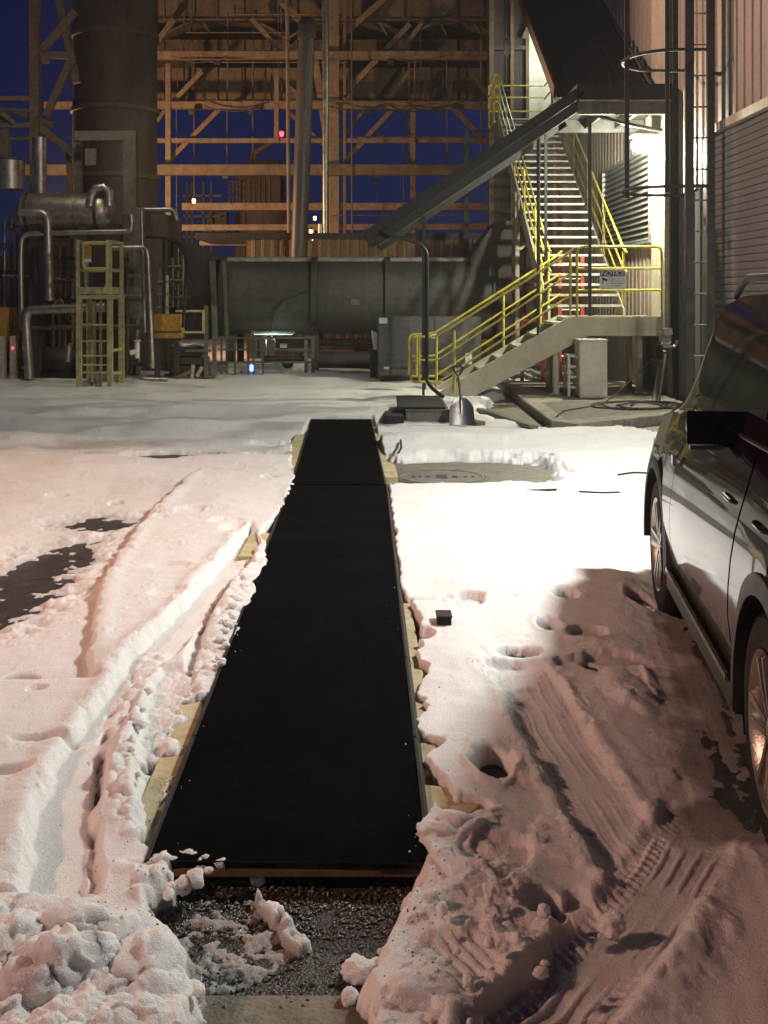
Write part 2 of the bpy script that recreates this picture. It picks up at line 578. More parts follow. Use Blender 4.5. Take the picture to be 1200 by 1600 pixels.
    # small dents on the left sheet
    for px, py, rx, ry, dep in ((300, 796, 30, 6, .03), (365, 822, 22, 7, .05), (352, 812, 30, 5, .03), (180, 776, 14, 3, .03), (270, 884, 42, 7, .025), (262, 925, 30, 9, .03),
                                (60, 1145, 70, 9, .05), (15, 1195, 40, 9, .05), (90, 768, 20, 3, .03), (60, 845, 12, 3, .02), (30, 1040, 30, 9, .035), (60, 1065, 18, 6, .03), (420, 745, 16, 3, .02),
                                (440, 690, 60, 5, .05), (415, 705, 40, 4, .05)):
        c = G(px, py, 0.08)
        rx_, ry_ = rx * c.y / F, ry * c.y * c.y / (F * 1.62)
        rho = np.hypot((X - c.x) / rx_, (Y - c.y) / ry_) + 0.35 * n_edge
        h = h - dep * sstep(1.0, 0.55, rho)
    # ---- right: smooth sheet with footprints, trodden and driven part beside the car
    for px, py, rx, ry, dep in ((735, 930, 22, 9, .05), (700, 929, 16, 4, .03), (668, 931, 30, 3, .02), (880, 919, 24, 9, .085), (860, 962, 22, 12, .10), (915, 972, 34, 11, .06),
                                (805, 1004, 42, 10, .065), (790, 1033, 42, 20, .06), (832, 1066, 46, 13, .065), (815, 1078, 30, 12, .05), (960, 1012, 50, 14, .06), (905, 1022, 38, 14, .05),
                                (770, 1180, 30, 32, .12), (832, 885, 40, 5, .012), (930, 879, 55, 7, .02), (980, 876, 30, 5, .02), (1000, 920, 20, 14, .08), (890, 1108, 40, 10, .025),
                                (850, 1398, 40, 28, .07), (770, 1330, 60, 30, .03), (725, 1255, 46, 16, .085), (690, 1238, 22, 8, .05), (905, 1395, 30, 30, .05), (660, 985, 20, 10, .05), (940, 735, 60, 6, .02)):
        c = G(px, py, 0.09)
        rx_, ry_ = rx * c.y / F, ry * c.y * c.y / (F * 1.6)
        rho = np.hypot((X - c.x) / rx_, (Y - c.y) / ry_) + 0.30 * n_edge
        rho = rho + 0.05 * n_fine
        h = h - 1.3 * dep * sstep(1.02, 0.80, rho) * (1 - 0.25 * n_mid) + dep * 0.2 * np.exp(-((rho - 1.25) / 0.18) ** 2) * (0.6 + n_mid)
    T = gpts([(750, 985), (1030, 985), (1045, 1110), (980, 1200), (900, 1130), (800, 1100), (740, 1050)])
    k = sstep(0.08, -0.12, psdf(X, Y, T) + 0.05 * n_edge)
    h = h + k * (0.016 * fbm(X * 4, Y * 4, 4) + 0.006 * fbm(X * 12, Y * 12, 3) + mixl * 0.10 - 0.006 + 0.016 * plates(X * 8 + wx, Y * 8 + wy) * sstep(0.0, 0.5, n_mid))
    for px, py, rx, ry, up in ((822, 1190, 46, 34, .055), (985, 1058, 48, 40, .045), (1015, 1040, 14, 26, .05), (885, 1290, 60, 50, .03), (1005, 1075, 40, 20, .03)):
        c = G(px, py, 0.09)
        rx_, ry_ = rx * c.y / F, ry * c.y * c.y / (F * 1.6)
        rho = np.hypot((X - c.x) / rx_, (Y - c.y) / ry_) + 0.35 * n_edge
        h = h + sstep(1.0, 0.5, rho) * (up * 0.8 + mixl * 0.5)
    # churned heap in front of the car's tail
    HP = gpts([(640, 1420), (672, 1300), (700, 1262), (760, 1282), (815, 1330), (850, 1400), (905, 1440), (985, 1420), (950, 1475), (880, 1545), (800, 1640), (640, 1680), (590, 1640), (612, 1560), (640, 1490)])
    q = psdf(X, Y, HP) + 0.05 * n_edge
    k = sstep(0.12, -0.14, q)
    big = fbm(X * 6 + 2, Y * 6, 4)
    h = h + k * (0.012 + 0.022 * big + np.maximum(lump, lump2) * 0.20 + 0.036 * plates(X * 7 + wx, Y * 7 + wy) * sstep(-0.5, 0.3, n_mid) + 0.012 * plates(X * 19 + wx, Y * 19) + 0.006 * fbm(X * 24, Y * 24, 3))
    for poly, ang, wl_, amp in (([(672, 1440), (752, 1412), (800, 1480), (715, 1520)], 0.5, 0.034, 0.012), ([(740, 1510), (850, 1468), (935, 1600), (800, 1660), (760, 1600)], 0.45, 0.046, 0.016)):
        gp = gpts(poly, 0.14)
        k = sstep(0.07, -0.06, psdf(X, Y, gp) + 0.06 * n_edge)
        ph = (X * math.cos(ang) + Y * math.sin(ang)) / wl_
        st = np.abs((ph + 0.3 * n_edge) % 1.0 - 0.5) * 2
        tgt = 0.075 + 0.03 * n_lo + amp * sstep(0.25, 0.6, st) + 0.06 * (Y - gp[:, 1].mean()) + 0.008 * n_mid
        h = h * (1 - 0.75 * k) + tgt * 0.75 * k
    AR = gpts([(1075, 1290), (1110, 1300), (1400, 1330), (1600, 1700), (1000, 1700), (1120, 1480), (1085, 1380)], 0.03)
    k = sstep(0.10, -0.10, psdf(X, Y, AR) + 0.10 * n_edge)
    sw = fbm((X - 0.16 * Y) * 5, Y * 0.7, 3)
    h = h * (1 - k) + (0.040 + 0.012 * sw + 0.004 * n_fine + 0.006 * n_mid) * k
    # tyre tracks
    for pix, wpx, depth in (([(815, 1045), (868, 1140), (925, 1230), (1005, 1345)], 0.24, 0.030), ([(1120, 1190), (1085, 1280), (1035, 1365), (985, 1435), (915, 1520), (805, 1640)], 0.22, 0.026)):
        pp = gpts(pix, 0.06)
        d, s, a = pline(X, Y, pp)
        sd = d * s
        w = wpx / 2
        k = sstep(w + 0.03, w - 0.02, d + 0.02 * n_edge) * (0.72 + 0.28 * sstep(-0.3, 0.3, n_mid))
        u = sd / w + 0.08 * n_edge
        grooves = sstep(0.55, 0.85, np.abs(((u * 2.4) % 1.0) - 0.5) * 2)
        lug = sstep(0.3, 0.6, np.abs(((a + 0.35 * np.abs(sd)) / 0.036) % 1.0 - 0.5) * 2) * sstep(0.45, 0.6, np.abs(u))
        tgt = 0.040 + (0.008 + 0.008 * (wpx < 0.23)) * grooves * sstep(-0.8, 0.1, n_mid) + 0.017 * lug * sstep(-0.4, 0.3, fbm(X * 3 + 8, Y * 3, 2)) + 0.008 * n_mid + 0.005 * n_fine + 0.03 * fbm(X * 1.4, Y * 1.4, 2)
        tgt = np.maximum(tgt, 0.012)
        h = h * (1 - k) + tgt * k
        h = h + np.exp(-((d - w - 0.035) / 0.03) ** 2) * (0.012 + mixl * 0.4)
    # the car's lane: worn through to the pavement in streaks
    LN = gpts([(1018, 930), (1030, 1010), (1046, 1090), (1040, 1180), (1060, 1270), (1085, 1310), (1260, 1330), (1700, 1330), (1700, 880), (1100, 760), (1030, 800)], 0.0)
    q = psdf(X, Y, LN) + 0.035 * n_edge + 0.012 * n_fine
    k = sstep(0.24, -0.12, q)
    u = X - 0.13 * Y
    streak = fbm(u * 9, Y * 0.9, 3)
    lane = 0.003 + 0.013 * streak + 0.004 * n_fine
    h = h * (1 - k) + lane * k
    # ---- the heap at bottom left
    HL = gpts([(-120, 1400), (60, 1405), (110, 1440), (180, 1440), (245, 1470), (300, 1540), (300, 1640), (-120, 1760)], 0.10)
    k = sstep(0.10, -0.12, psdf(X, Y, HL) + 0.06 * n_edge)
    h = h + k * (0.035 + 0.04 * fbm(X * 5, Y * 5, 3) + np.maximum(lump * 0.5, lump2 * 0.5) + lump3 * 0.25 + 0.02 * plates(X * 10 + wx, Y * 10 + wy) + 0.004 * fbm(X * 30, Y * 30, 3))
    HM = gpts([(190, 1360), (240, 1345), (335, 1352), (330, 1392), (250, 1420), (195, 1410)], 0.06)
    k = sstep(0.05, -0.05, psdf(X, Y, HM) + 0.04 * n_edge)
    h = h + k * (0.0 + lump * 0.5 + lump2 * 0.8)
    # ---- bare broken ground before the mat, slush lying on it
    GR = gpts([(318, 1340), (648, 1340), (640, 1400), (618, 1470), (588, 1500), (566, 1560), (590, 1720), (300, 1720), (305, 1580), (292, 1500), (240, 1440), (215, 1410), (262, 1395)], 0.02)
    q = psdf(X, Y, GR) + 0.05 * n_edge
    k = sstep(0.035, -0.03, q)
    h = h * (1 - k) - 0.03 * k
    SL = gpts([(262, 1405), (340, 1382), (400, 1388), (470, 1440), (470, 1480), (400, 1535), (330, 1560), (290, 1500)], 0.02)
    k2 = sstep(0.05, -0.03, psdf(X, Y, SL) + 0.04 * n_edge) * k
    h = h + k2 * (0.026 + 0.02 * fbm(X * 14, Y * 14, 4) + 0.014 * n_mid + lump3 * 0.3)
    CK = gpts([(392, 1372), (425, 1388), (462, 1425), (490, 1455), (468, 1472), (432, 1440), (395, 1400)], 0.05)
    k3 = sstep(0.03, -0.02, psdf(X, Y, CK) + 0.02 * n_edge)
    h = np.maximum(h, k3 * (0.03 + lump2 * 1.0 + lump3 * 0.8) - (1 - k3))
    # ---- cleared places near the stairs
    MP = gpts([(612, 726), (700, 722), (838, 725), (872, 742), (848, 763), (740, 766), (613, 766)], 0.0)
    q = psdf(X, Y, MP) + 0.10 * n_edge * sstep(0.5, 1.3, X) + 0.03 * n_edge
    k = sstep(0.22, -0.10, q)
    h = h * (1 - k) - 0.02 * k
    AP = gpts([(742, 655), (835, 669), (905, 667), (970, 672), (1030, 690), (1300, 720), (1300, 560), (1030, 560), (900, 560), (800, 610)], 0.0)
    q = psdf(X, Y, AP) + 0.12 * n_edge
    k = sstep(0.14, -0.10, q)
    h = h * (1 - k) - 0.05 * k
    h = np.where(h > 0, h * (0.74 - 0.28 * sstep(0.30, 0.55, X) * sstep(6.2, 5.6, Y)), h)
    # ragged snow beside the mats
    in_m = (Y > ML[0, 1] - 0.02) & (Y < ML[-1, 1] + 0.06)
    near_end = sstep(3.9, 3.5, Y)
    rag = (0.03 + 0.06 * (Y < 4.7)) * n_edge + 0.028 * np.where(mixl > 0.05, 1.0, 0) * ll
    gapl = np.interp(Y, [3.2, 3.42, 3.9, 4.4, 4.6, 7.0, 7.4, 7.6, 8.2, 8.5, 10.2, 10.8, 12.8, 13.2, 15.3], [-.03, .00, .11, .09, -.02, -.022, .03, .08, .03, -.012, -.012, .06, .16, .02, .03])
    gapr = np.interp(Y, [3.2, 3.5, 3.65, 3.8, 4.0, 4.6, 5.2, 5.6, 5.9, 6.2, 9.6, 10.0, 11.2, 11.4, 15.0, 15.3], [-.06, -.02, .10, .06, .035, .05, .06, .10, .07, .02, .02, .20, .22, .05, .035, .03])
    jag = 0.045 * sstep(0.05, 0.45, perlin(X * 0 + 3.3, Y * 4.2)) * (Y < 6) * (Y > 3.8)
    # left: distance outwards from the edge
    ol = xl - X - gapl - rag
    orr = X - xr - gapr - 0.6 * rag - jag * 0.8
    inside = np.where(X < (xl + xr) / 2, ol, orr)
    k = sstep(0.012, -0.012, inside) * in_m
    h = np.where(k > 0, h * (1 - k) - 0.06 * k, h)
    return h

# sheet of snow: fine rows where the eye is near
def build_snow():
    rows_y = np.concatenate([np.linspace(-40, 1.2, 24), F * H / (np.linspace(1800, 595, 860) - HY), np.linspace(22.6, 90, 26)])
    cs = np.concatenate([np.linspace(-1, 0, 14)[:-1] ** 3 * 60 - 720 / F, np.linspace(-720, 720, 950) / F, np.linspace(0, 1, 14)[1:] ** 3 * 60 + 720 / F])
    lead = 12
    dist = np.maximum(rows_y, 2.0)
    inner = np.clip(cs, -720 / F, 720 / F)
    outer = cs - inner
    X = inner[None, :] * np.minimum(dist, 40)[:, None] + outer[None, :]
    Y = np.repeat(rows_y[:, None], X.shape[1], 1)
    Z = np.empty_like(X)
    Z[...] = 0.10
    sel = (rows_y > 1.3) & (rows_y < 23)
    Z[sel] = snow_height(X[sel], Y[sel])
    # plant footing and building side carry no snow
    Z = np.where((X > 4.3), -0.05, Z)
    Z = np.where(Y > 26, np.minimum(Z, 0.06), Z)
    nr, nc = X.shape
    me = bpy.data.meshes.new('snow')
    co = np.stack([X, Y, Z], -1).reshape(-1, 3).astype(np.float32)
    idx = np.arange(nr * nc).reshape(nr, nc)
    quads = np.stack([idx[:-1, :-1], idx[:-1, 1:], idx[1:, 1:], idx[1:, :-1]], -1)
    zz = np.stack([Z[:-1, :-1], Z[:-1, 1:], Z[1:, 1:], Z[1:, :-1]], -1)
    keep = (zz.max(-1) > -0.012)                      # drop faces lying under the pavement
    quads = quads[keep]
    me.vertices.add(len(co))
    me.vertices.foreach_set('co', co.ravel())
    nf = len(quads)
    me.loops.add(nf * 4)
    me.loops.foreach_set('vertex_index', quads.ravel().astype(np.int32))
    me.polygons.add(nf)
    me.polygons.foreach_set('loop_start', np.arange(0, nf * 4, 4, dtype=np.int32))
    me.polygons.foreach_set('loop_total', np.full(nf, 4, np.int32))
    me.polygons.foreach_set('use_smooth', np.ones(nf, bool))
    # grime carried off the road where wheels have pressed the snow thin, and darker far bands
    dirt = np.zeros(X.shape, np.float32)
    LN = gpts([(1030, 930), (1046, 1090), (1050, 1180), (1070, 1300), (1260, 1400), (1700, 1400), (1700, 880), (1100, 760)], 0.0)
    s_ = sel
    q = psdf(X[s_], Y[s_], LN)
    dd = sstep(0.10, -0.10, q + 0.15 * fbm(X[s_] * 3, Y[s_] * 3, 3)) * 0.74
    SLp = gpts([(230, 1400), (340, 1375), (480, 1400), (480, 1500), (400, 1570), (300, 1570)], 0.02)
    dd = np.maximum(dd, sstep(0.05, -0.05, psdf(X[s_], Y[s_], SLp)) * sstep(0.06, 0.02, Z[s_]) * 0.62)
    dd = np.maximum(dd, sstep(0.03, 0.0, Z[s_]) * 0.3)
    T1 = gpts([(815, 1045), (868, 1140), (925, 1230), (1005, 1345)])
    T2 = gpts([(1120, 1190), (1085, 1280), (1035, 1365), (985, 1435), (915, 1520), (805, 1640)])
    for T_, am in ((T1, 0.12), (T2, 0.22)):
        d_, _, _ = pline(X[s_], Y[s_], T_)
        dd = np.maximum(dd, sstep(0.16, 0.05, d_) * am * (0.7 + 0.5 * fbm(X[s_] * 4, Y[s_] * 4, 2)))
    for pix, am, wd in (([(-40, 705), (90, 702), (200, 694), (330, 690), (480, 668)], 0.34, 0.55), ([(150, 712), (330, 708), (420, 700)], 0.22, 0.3), ([(-40, 668), (120, 664), (300, 660)], 0.16, 0.6)):  # darker bands across the far snow on the left
        d_, _, _ = pline(X[s_], Y[s_], gpts(pix))
        dd = np.maximum(dd, sstep(wd, 0.05, d_) * am * np.clip(0.8 + 1.1 * fbm(X[s_] * 0.9, Y[s_] * 1.6, 4), 0, 1.4))
    dirt[s_] = np.clip(dd, 0, 1)
    at = me.attributes.new('grime', 'FLOAT', 'POINT')
    at.data.foreach_set('value', dirt.ravel())
    me.update()
    me.validate()
    o = bpy.data.objects.new('snow', me)
    COL.objects.link(o)
    tag(o, kind='structure')
    m = bpy.data.materials.new('snow')
    m.use_nodes = True
    nt = m.node_tree
    n, l = nt.nodes, nt.links
    b = n['Principled BSDF']
    g = n.new('ShaderNodeAttribute')
    g.attribute_name = 'grime'
    tc = n.new('ShaderNodeTexCoord')
    nz = n.new('ShaderNodeTexNoise')
    nz.inputs['Scale'].default_value = 5
    nz.inputs['Detail'].default_value = 8
    l.new(tc.outputs['Object'], nz.inputs['Vector'])
    mul = n.new('ShaderNodeMath')
    mul.operation = 'MULTIPLY_ADD'
    l.new(nz.outputs['Fac'], mul.inputs[0])
    mul.inputs[1].default_value = 0.5
    mul.inputs[2].default_value = -0.25
    add = n.new('ShaderNodeMath')
    add.operation = 'ADD'
    add.use_clamp = True
    l.new(g.outputs['Fac'], add.inputs[0])
    m2 = n.new('ShaderNodeMath')
    m2.operation = 'MULTIPLY'
    l.new(mul.outputs[0], m2.inputs[0])
    l.new(g.outputs['Fac'], m2.inputs[1])
    l.new(m2.outputs[0], add.inputs[1])
    mx = n.new('ShaderNodeMixRGB')
    mx.inputs['Color1'].default_value = (0.84, 0.84, 0.83, 1)
    mx.inputs['Color2'].default_value = (0.085, 0.07, 0.055, 1)
    l.new(add.outputs[0], mx.inputs['Fac'])
    l.new(mx.outputs[0], b.inputs['Base Color'])
    b.inputs['Roughness'].default_value = 0.55
    b.inputs['Specular IOR Level'].default_value = 0.35
    # crystal grain and glitter
    v = n.new('ShaderNodeTexVoronoi')
    v.inputs['Scale'].default_value = 260
    l.new(tc.outputs['Object'], v.inputs['Vector'])
    n3 = n.new('ShaderNodeTexNoise')
    n3.inputs['Scale'].default_value = 95
    n3.inputs['Detail'].default_value = 6
    n3.inputs['Roughness'].default_value = 0.7
    l.new(tc.outputs['Object'], n3.inputs['Vector'])
    sm = n.new('ShaderNodeMath')
    sm.operation = 'MULTIPLY_ADD'
    l.new(v.outputs['Distance'], sm.inputs[0])
    sm.inputs[1].default_value = 0.5
    l.new(n3.outputs['Fac'], sm.inputs[2])
    bp = n.new('ShaderNodeBump')
    bp.inputs['Strength'].default_value = 0.75
    bp.inputs['Distance'].default_value = 0.008
    l.new(sm.outputs[0], bp.inputs['Height'])
    b.inputs['Subsurface Weight'].default_value = 0.6
    b.inputs['Subsurface Scale'].default_value = 0.045
    b.inputs['Subsurface Radius'].default_value = (1.0, 0.92, 0.85)
    # single crystals turned at random: some of them catch a lamp
    sepc = n.new('ShaderNodeSeparateColor')
    l.new(v.outputs['Color'], sepc.inputs[0])
    gt = n.new('ShaderNodeMath')
    gt.operation = 'GREATER_THAN'
    gt.inputs[1].default_value = 0.90
    l.new(sepc.outputs[2], gt.inputs[0])
    cs_ = n.new('ShaderNodeVectorMath')
    cs_.operation = 'SUBTRACT'
    l.new(v.outputs['Color'], cs_.inputs[0])
    cs_.inputs[1].default_value = (0.5, 0.5, 0.9)
    sc_ = n.new('ShaderNodeVectorMath')
    sc_.operation = 'SCALE'
    l.new(cs_.outputs[0], sc_.inputs[0])
    l.new(gt.outputs[0], sc_.inputs['Scale'])
    ad_ = n.new('ShaderNodeVectorMath')
    ad_.operation = 'ADD'
    l.new(bp.outputs[0], ad_.inputs[0])
    l.new(sc_.outputs[0], ad_.inputs[1])
    no_ = n.new('ShaderNodeVectorMath')
    no_.operation = 'NORMALIZE'
    l.new(ad_.outputs[0], no_.inputs[0])
    l.new(no_.outputs[0], b.inputs['Normal'])
    sp = n.new('ShaderNodeMapRange')
    sep = n.new('ShaderNodeSeparateColor')
    l.new(v.outputs['Color'], sep.inputs[0])
    sp.inputs['From Min'].default_value = 0.89
    sp.inputs['From Max'].default_value = 0.90
    sp.inputs['To Min'].default_value = 0.60
    sp.inputs['To Max'].default_value = 0.16
    l.new(sep.outputs[2], sp.inputs['Value'])
    l.new(sp.outputs[0], b.inputs['Roughness'])
    me.materials.append(m)
    M['snow'] = m
    return o

def sheet(name, poly, z, m, kind='structure'):
    o = MB().add([(x, y, z) for x, y in poly], [tuple(range(len(poly)))]).build(name, m)
    return tag(o, kind=kind)

M['asphalt'] = mat('wet_asphalt', (0.060, 0.056, 0.050), 0.34, scale=14, second=(0.030, 0.028, 0.026), bump=0.9, bscale=120, rvar=0.25)
M['slab'] = mat('worn_concrete_slab', (0.235, 0.215, 0.165), 0.6, scale=5, second=(0.15, 0.135, 0.10), bump=0.5, bscale=70, rvar=0.2)
sheet('ground', [(-92, -60), (92, -60), (92, 120), (-92, 120)], 0.0, M['asphalt'])
snow = build_snow()
# concrete strip across the bottom of the picture, and the slabs round the manholes and before the stairs
sheet('concrete_strip', [(-6, 0.2), (6, 0.2), (6, 2.72), (-6, 2.70)], 0.004, M['slab'])
sheet('manhole_slab', [(0.03, 9.45), (1.75, 9.45), (1.75, 11.5), (0.03, 11.5)], 0.004, M['slab'])
sheet('loading_apron', [(1.7, 12.4), (4.42, 9.0), (4.42, 23.0), (1.0, 23.0)], 0.004, M['slab'])

# gravel of the broken surface before the mat
def gravel():
    vs, fs = [], []
    base = bmesh.new()
    bmesh.ops.create_icosphere(base, subdivisions=1, radius=1.0)
    bv = np.array([v.co[:] for v in base.verts])
    bf = [tuple(v.index for v in f.verts) for f in base.faces]
    base.free()
    gp = gpts([(318, 1362), (640, 1358), (640, 1400), (618, 1450), (588, 1490), (560, 1560), (300, 1570), (292, 1500), (240, 1430)], 0.02)
    x0, y0 = gp.min(0)
    x1, y1 = gp.max(0)
    n = 5200
    px, py = rng.uniform(x0, x1, n), rng.uniform(y0, y1, n)
    ins = psdf(px, py, gp) < 0.0
    dens = fbm(px * 5, py * 5, 2)
    for x, y, k, q in zip(px, py, ins, dens):
        if not k or q < -0.35 or (y < 2.95 and rng.rand() < 0.75):
            continue
        r = 0.0025 + 0.0065 * rng.rand() ** 2.5
        jit = bv * (1 + rng.uniform(-0.28, 0.28, bv.shape))
        a = rng.rand() * 6.28
        c, s = math.cos(a), math.sin(a)
        p = np.stack([(jit[:, 0] * c - jit[:, 1] * s * 0.8) * r + x, (jit[:, 0] * s + jit[:, 1] * c * 0.8) * r + y, jit[:, 2] * r * 0.6 + r * 0.4], 1)
        b = len(vs)
        vs.extend(map(tuple, p))
        fs.extend(tuple(i + b for i in f) for f in bf)
    mb = MB()
    mb.v, mb.f = vs, fs
    m = mat('road_gravel', (0.15, 0.135, 0.11), 0.28, scale=60, second=(0.030, 0.028, 0.026), bump=0.3, rvar=0.2, spec=0.7)
    o = mb.build('gravel', m)
    tag(o, 'dark wet gravel broken out of the pavement before the mat', kind='stuff')
gravel()

# grit and splashed dirt lying on the snow
def grit():
    n = 1500
    ux, uy = rng.rand(n), rng.rand(n)
    px = np.where(rng.rand(n) < .55, rng.normal(1000, 60, n), rng.uniform(0, 1200, n))
    py = np.where(px > 900, rng.normal(960, 110, n), rng.uniform(720, 1500, n))
    px[:260] = rng.normal(640, 45, 260)
    py[:260] = rng.normal(1430, 60, 260)
    px[260:420] = rng.normal(250, 60, 160)
    py[260:420] = rng.normal(1420, 45, 160)
    py = np.clip(py, 640, 1590)
    d = (H - .06) * F / (py - HY)
    x = (px - CX) * d / F
    z = snow_height(x[None, :], d[None, :])[0]
    vs, fs = [], []
    for a, b_, c_ in zip(x, d, z):
        if c_ < 0.004:
            continue
        r = 0.0012 + 0.0034 * rng.rand() ** 3
        k = len(vs)
        for dx, dy, dz in ((1, 0, 0), (-.5, .8, 0), (-.5, -.8, 0), (.1, .1, .9)):
            vs.append((a + dx * r * (.6 + .8 * rng.rand()), b_ + dy * r * (.6 + .8 * rng.rand()), c_ + dz * r))
        fs += [(k, k + 1, k + 3), (k + 1, k + 2, k + 3), (k + 2, k, k + 3)]
    mb = MB()
    mb.v, mb.f = vs, fs
    tag(mb.build('grit', M['wood_dark']), 'specks of dark grit and splashed dirt lying on the snow', kind='stuff')
M['wood_dark'] = mat('road_grit', (0.045, 0.035, 0.026), 0.7, scale=50, bump=0)
grit()

# loose snow clods
def clod_mesh(r, seed, sub=4):
    bm = bmesh.new()
    bmesh.ops.create_icosphere(bm, subdivisions=sub, radius=1.0)
    v = np.array([q.co[:] for q in bm.verts])
    o = seed * 7.7
    n1 = fbm(v[:, 0] * 1.3 + o, v[:, 1] * 1.3 + v[:, 2] * 0.9 - o, 3)
    n2 = fbm(v[:, 2] * 3.1 - o, v[:, 0] * 3.1 + v[:, 1] * 2 + o, 3)
    sc = (1 + 0.30 * n1 + 0.10 * n2)
    rs = np.random.RandomState(seed)
    ax = rs.uniform(0.7, 1.25, 3)
    ax[2] *= 0.75
    w = v * sc[:, None]
    for k in range(7):                                  # broken faces, as of crusted snow
        nn = rs.normal(size=3)
        nn /= np.linalg.norm(nn)
        lim = rs.uniform(0.58, 0.86)
        over = np.maximum(w @ nn - lim, 0)
        w = w - 0.5 * over[:, None] * nn[None, :]
    n4 = fbm(w[:, 0] * 6 + w[:, 2] * 5 + o, w[:, 1] * 6 - w[:, 2] * 4, 3)
    w = w * (1 + 0.045 * n4)[:, None]
    for q, k in zip(bm.verts, w):
        q.co = Vector((k[0] * ax[0], k[1] * ax[1], k[2] * ax[2])) * r
    me = bpy.data.meshes.new('snow_clod')
    bm.to_mesh(me)
    bm.free()
    me.polygons.foreach_set('use_smooth', [True] * len(me.polygons))
    me.materials.append(M['snow'])
    return me

def clod(px, py, rpx, seed, label, z=0.0, lift=0.35):
    c = G(px, py, z)
    r = rpx * c.y / F
    o = bpy.data.objects.new('snow_clod', clod_mesh(r, seed))
    COL.objects.link(o)
    o.location = (c.x, c.y, z + r * lift)
    tag(o, label, 'snow clod', 'loose snow clods round the gravel patch')
    return o

clod(562, 1527, 26, 3, 'oval white snow clod lying on the gravel edge, largest of the loose ones')
clod(585, 1512, 15, 5, 'small dark pinkish snow clod tucked behind the large oval clod')
clod(546, 1566, 14, 8, 'round white snow clod on the concrete strip below the oval clod', lift=0.5)
clod(577, 1566, 10, 9, 'little round snow clod beside another on the concrete strip, the right one', lift=0.5)
clod(598, 1578, 13, 12, 'greyish snow clod against the foot of the churned heap')
clod(578, 1594, 9, 13, 'smallest snow clod at the bottom edge of the picture', lift=0.5)
clod(604, 1548, 9, 15, 'tiny dark clod between the oval clod and the churned heap')
clod(402, 1381, 13, 17, 'flat snow crumb lying just before the front edge of the black mat')
clod(318, 1360, 18, 21, 'snow lump leaning on the front left corner of the black mat', z=0.04)
clod(345, 1352, 10, 23, 'thin snow lump caught on the front edge of the black mat', z=0.06)
clod(290, 1358, 26, 25, 'broad snow lump before the left end of the mat front', z=0.03)
clod(255, 1362, 26, 27, 'rounded snow lump next to the mat corner, further out', z=0.03)

# heap lumps bottom left and right: many, joined
def heap_lumps(spots, label, name):
    vs, fs = [], []
    for i, (px, py, rpx, z) in enumerate(spots):
        c = G(px, py, z)
        r = rpx * c.y / F
        me = clod_mesh(r, 40 + i, 4 if rpx > 17 else 3)
        b = len(vs)
        vs += [(v.co.x + c.x, v.co.y + c.y, v.co.z + z) for v in me.vertices]
        fs += [tuple(j + b for j in p.vertices) for p in me.polygons]
        bpy.data.meshes.remove(me)
    mb = MB()
    mb.v, mb.f = vs, fs
    o = mb.build(name, M['snow'], smooth=True)
    me = o.data
    tag(o, label, kind='stuff')

def scatter(poly, n, r0, r1, z0, z1, seed):
    rs = np.random.RandomState(seed)
    gp = np.array(poly, float)
    out = []
    x0, y0 = gp.min(0)
    x1, y1 = gp.max(0)
    while len(out) < n:
        x, y = rs.uniform(x0, x1), rs.uniform(y0, y1)
        if psdf(np.array([x]), np.array([y]), gp)[0] < 0:
            out.append((x, y, r0 + (r1 - r0) * rs.rand() ** 2.2, z0 + (z1 - z0) * rs.rand()))
    return out
heap_lumps([(105, 1535, 92, .07), (35, 1565, 80, .07), (225, 1535, 72, .055), (20, 1475, 62, .085), (110, 1462, 56, .075), (165, 1590, 72, .05), (280, 1555, 34, .04), (190, 1470, 40, .06), (60, 1500, 60, .09), (150, 1505, 56, .085)]
           + scatter([(0, 1420), (120, 1425), (240, 1440), (320, 1540), (310, 1600), (0, 1600)], 16, 7, 20, 0.07, 0.11, 4)
           + scatter([(190, 1350), (330, 1350), (310, 1400), (200, 1400)], 12, 7, 18, 0.05, 0.08, 9),
           'heap of white shovelled snow lumps at the near left', 'snow_lumps')
heap_lumps(scatter([(630, 1440), (680, 1330), (740, 1300), (830, 1370), (900, 1450), (800, 1600), (620, 1600), (640, 1500)], 16, 6, 18, 0.10, 0.14, 6)
           + [(660, 1575, 60, .05), (705, 1600, 60, .06), (640, 1600, 40, .04), (700, 1310, 40, .06), (955, 1445, 26, .07)]
           + scatter([(230, 1050), (205, 1110), (190, 1170), (205, 1230), (222, 1230), (210, 1160), (225, 1110), (245, 1060)], 14, 5, 12, 0.07, 0.09, 12)
           + scatter([(378, 900), (350, 960), (330, 1030), (312, 1080), (330, 1080), (350, 1030), (370, 960), (390, 900)], 20, 4, 12, 0.08, 0.10, 14),
           'churned snow lumps thrown up along the wheel tracks', 'churned_snow_lumps')
# ------------------------------------------------------------------ heated mats
M['matweave'] = mat('black_mat_rubber', (0.0050, 0.0050, 0.0053), 0.8, scale=2.2, second=(0.0030, 0.0030, 0.0033), bump=0.7, bscale=180, spec=0.01, rvar=0.1)
M['matedge'] = mat('mat_edge_rubber', (0.030, 0.029, 0.028), 0.6, scale=12, bump=0.3, spec=0.3)

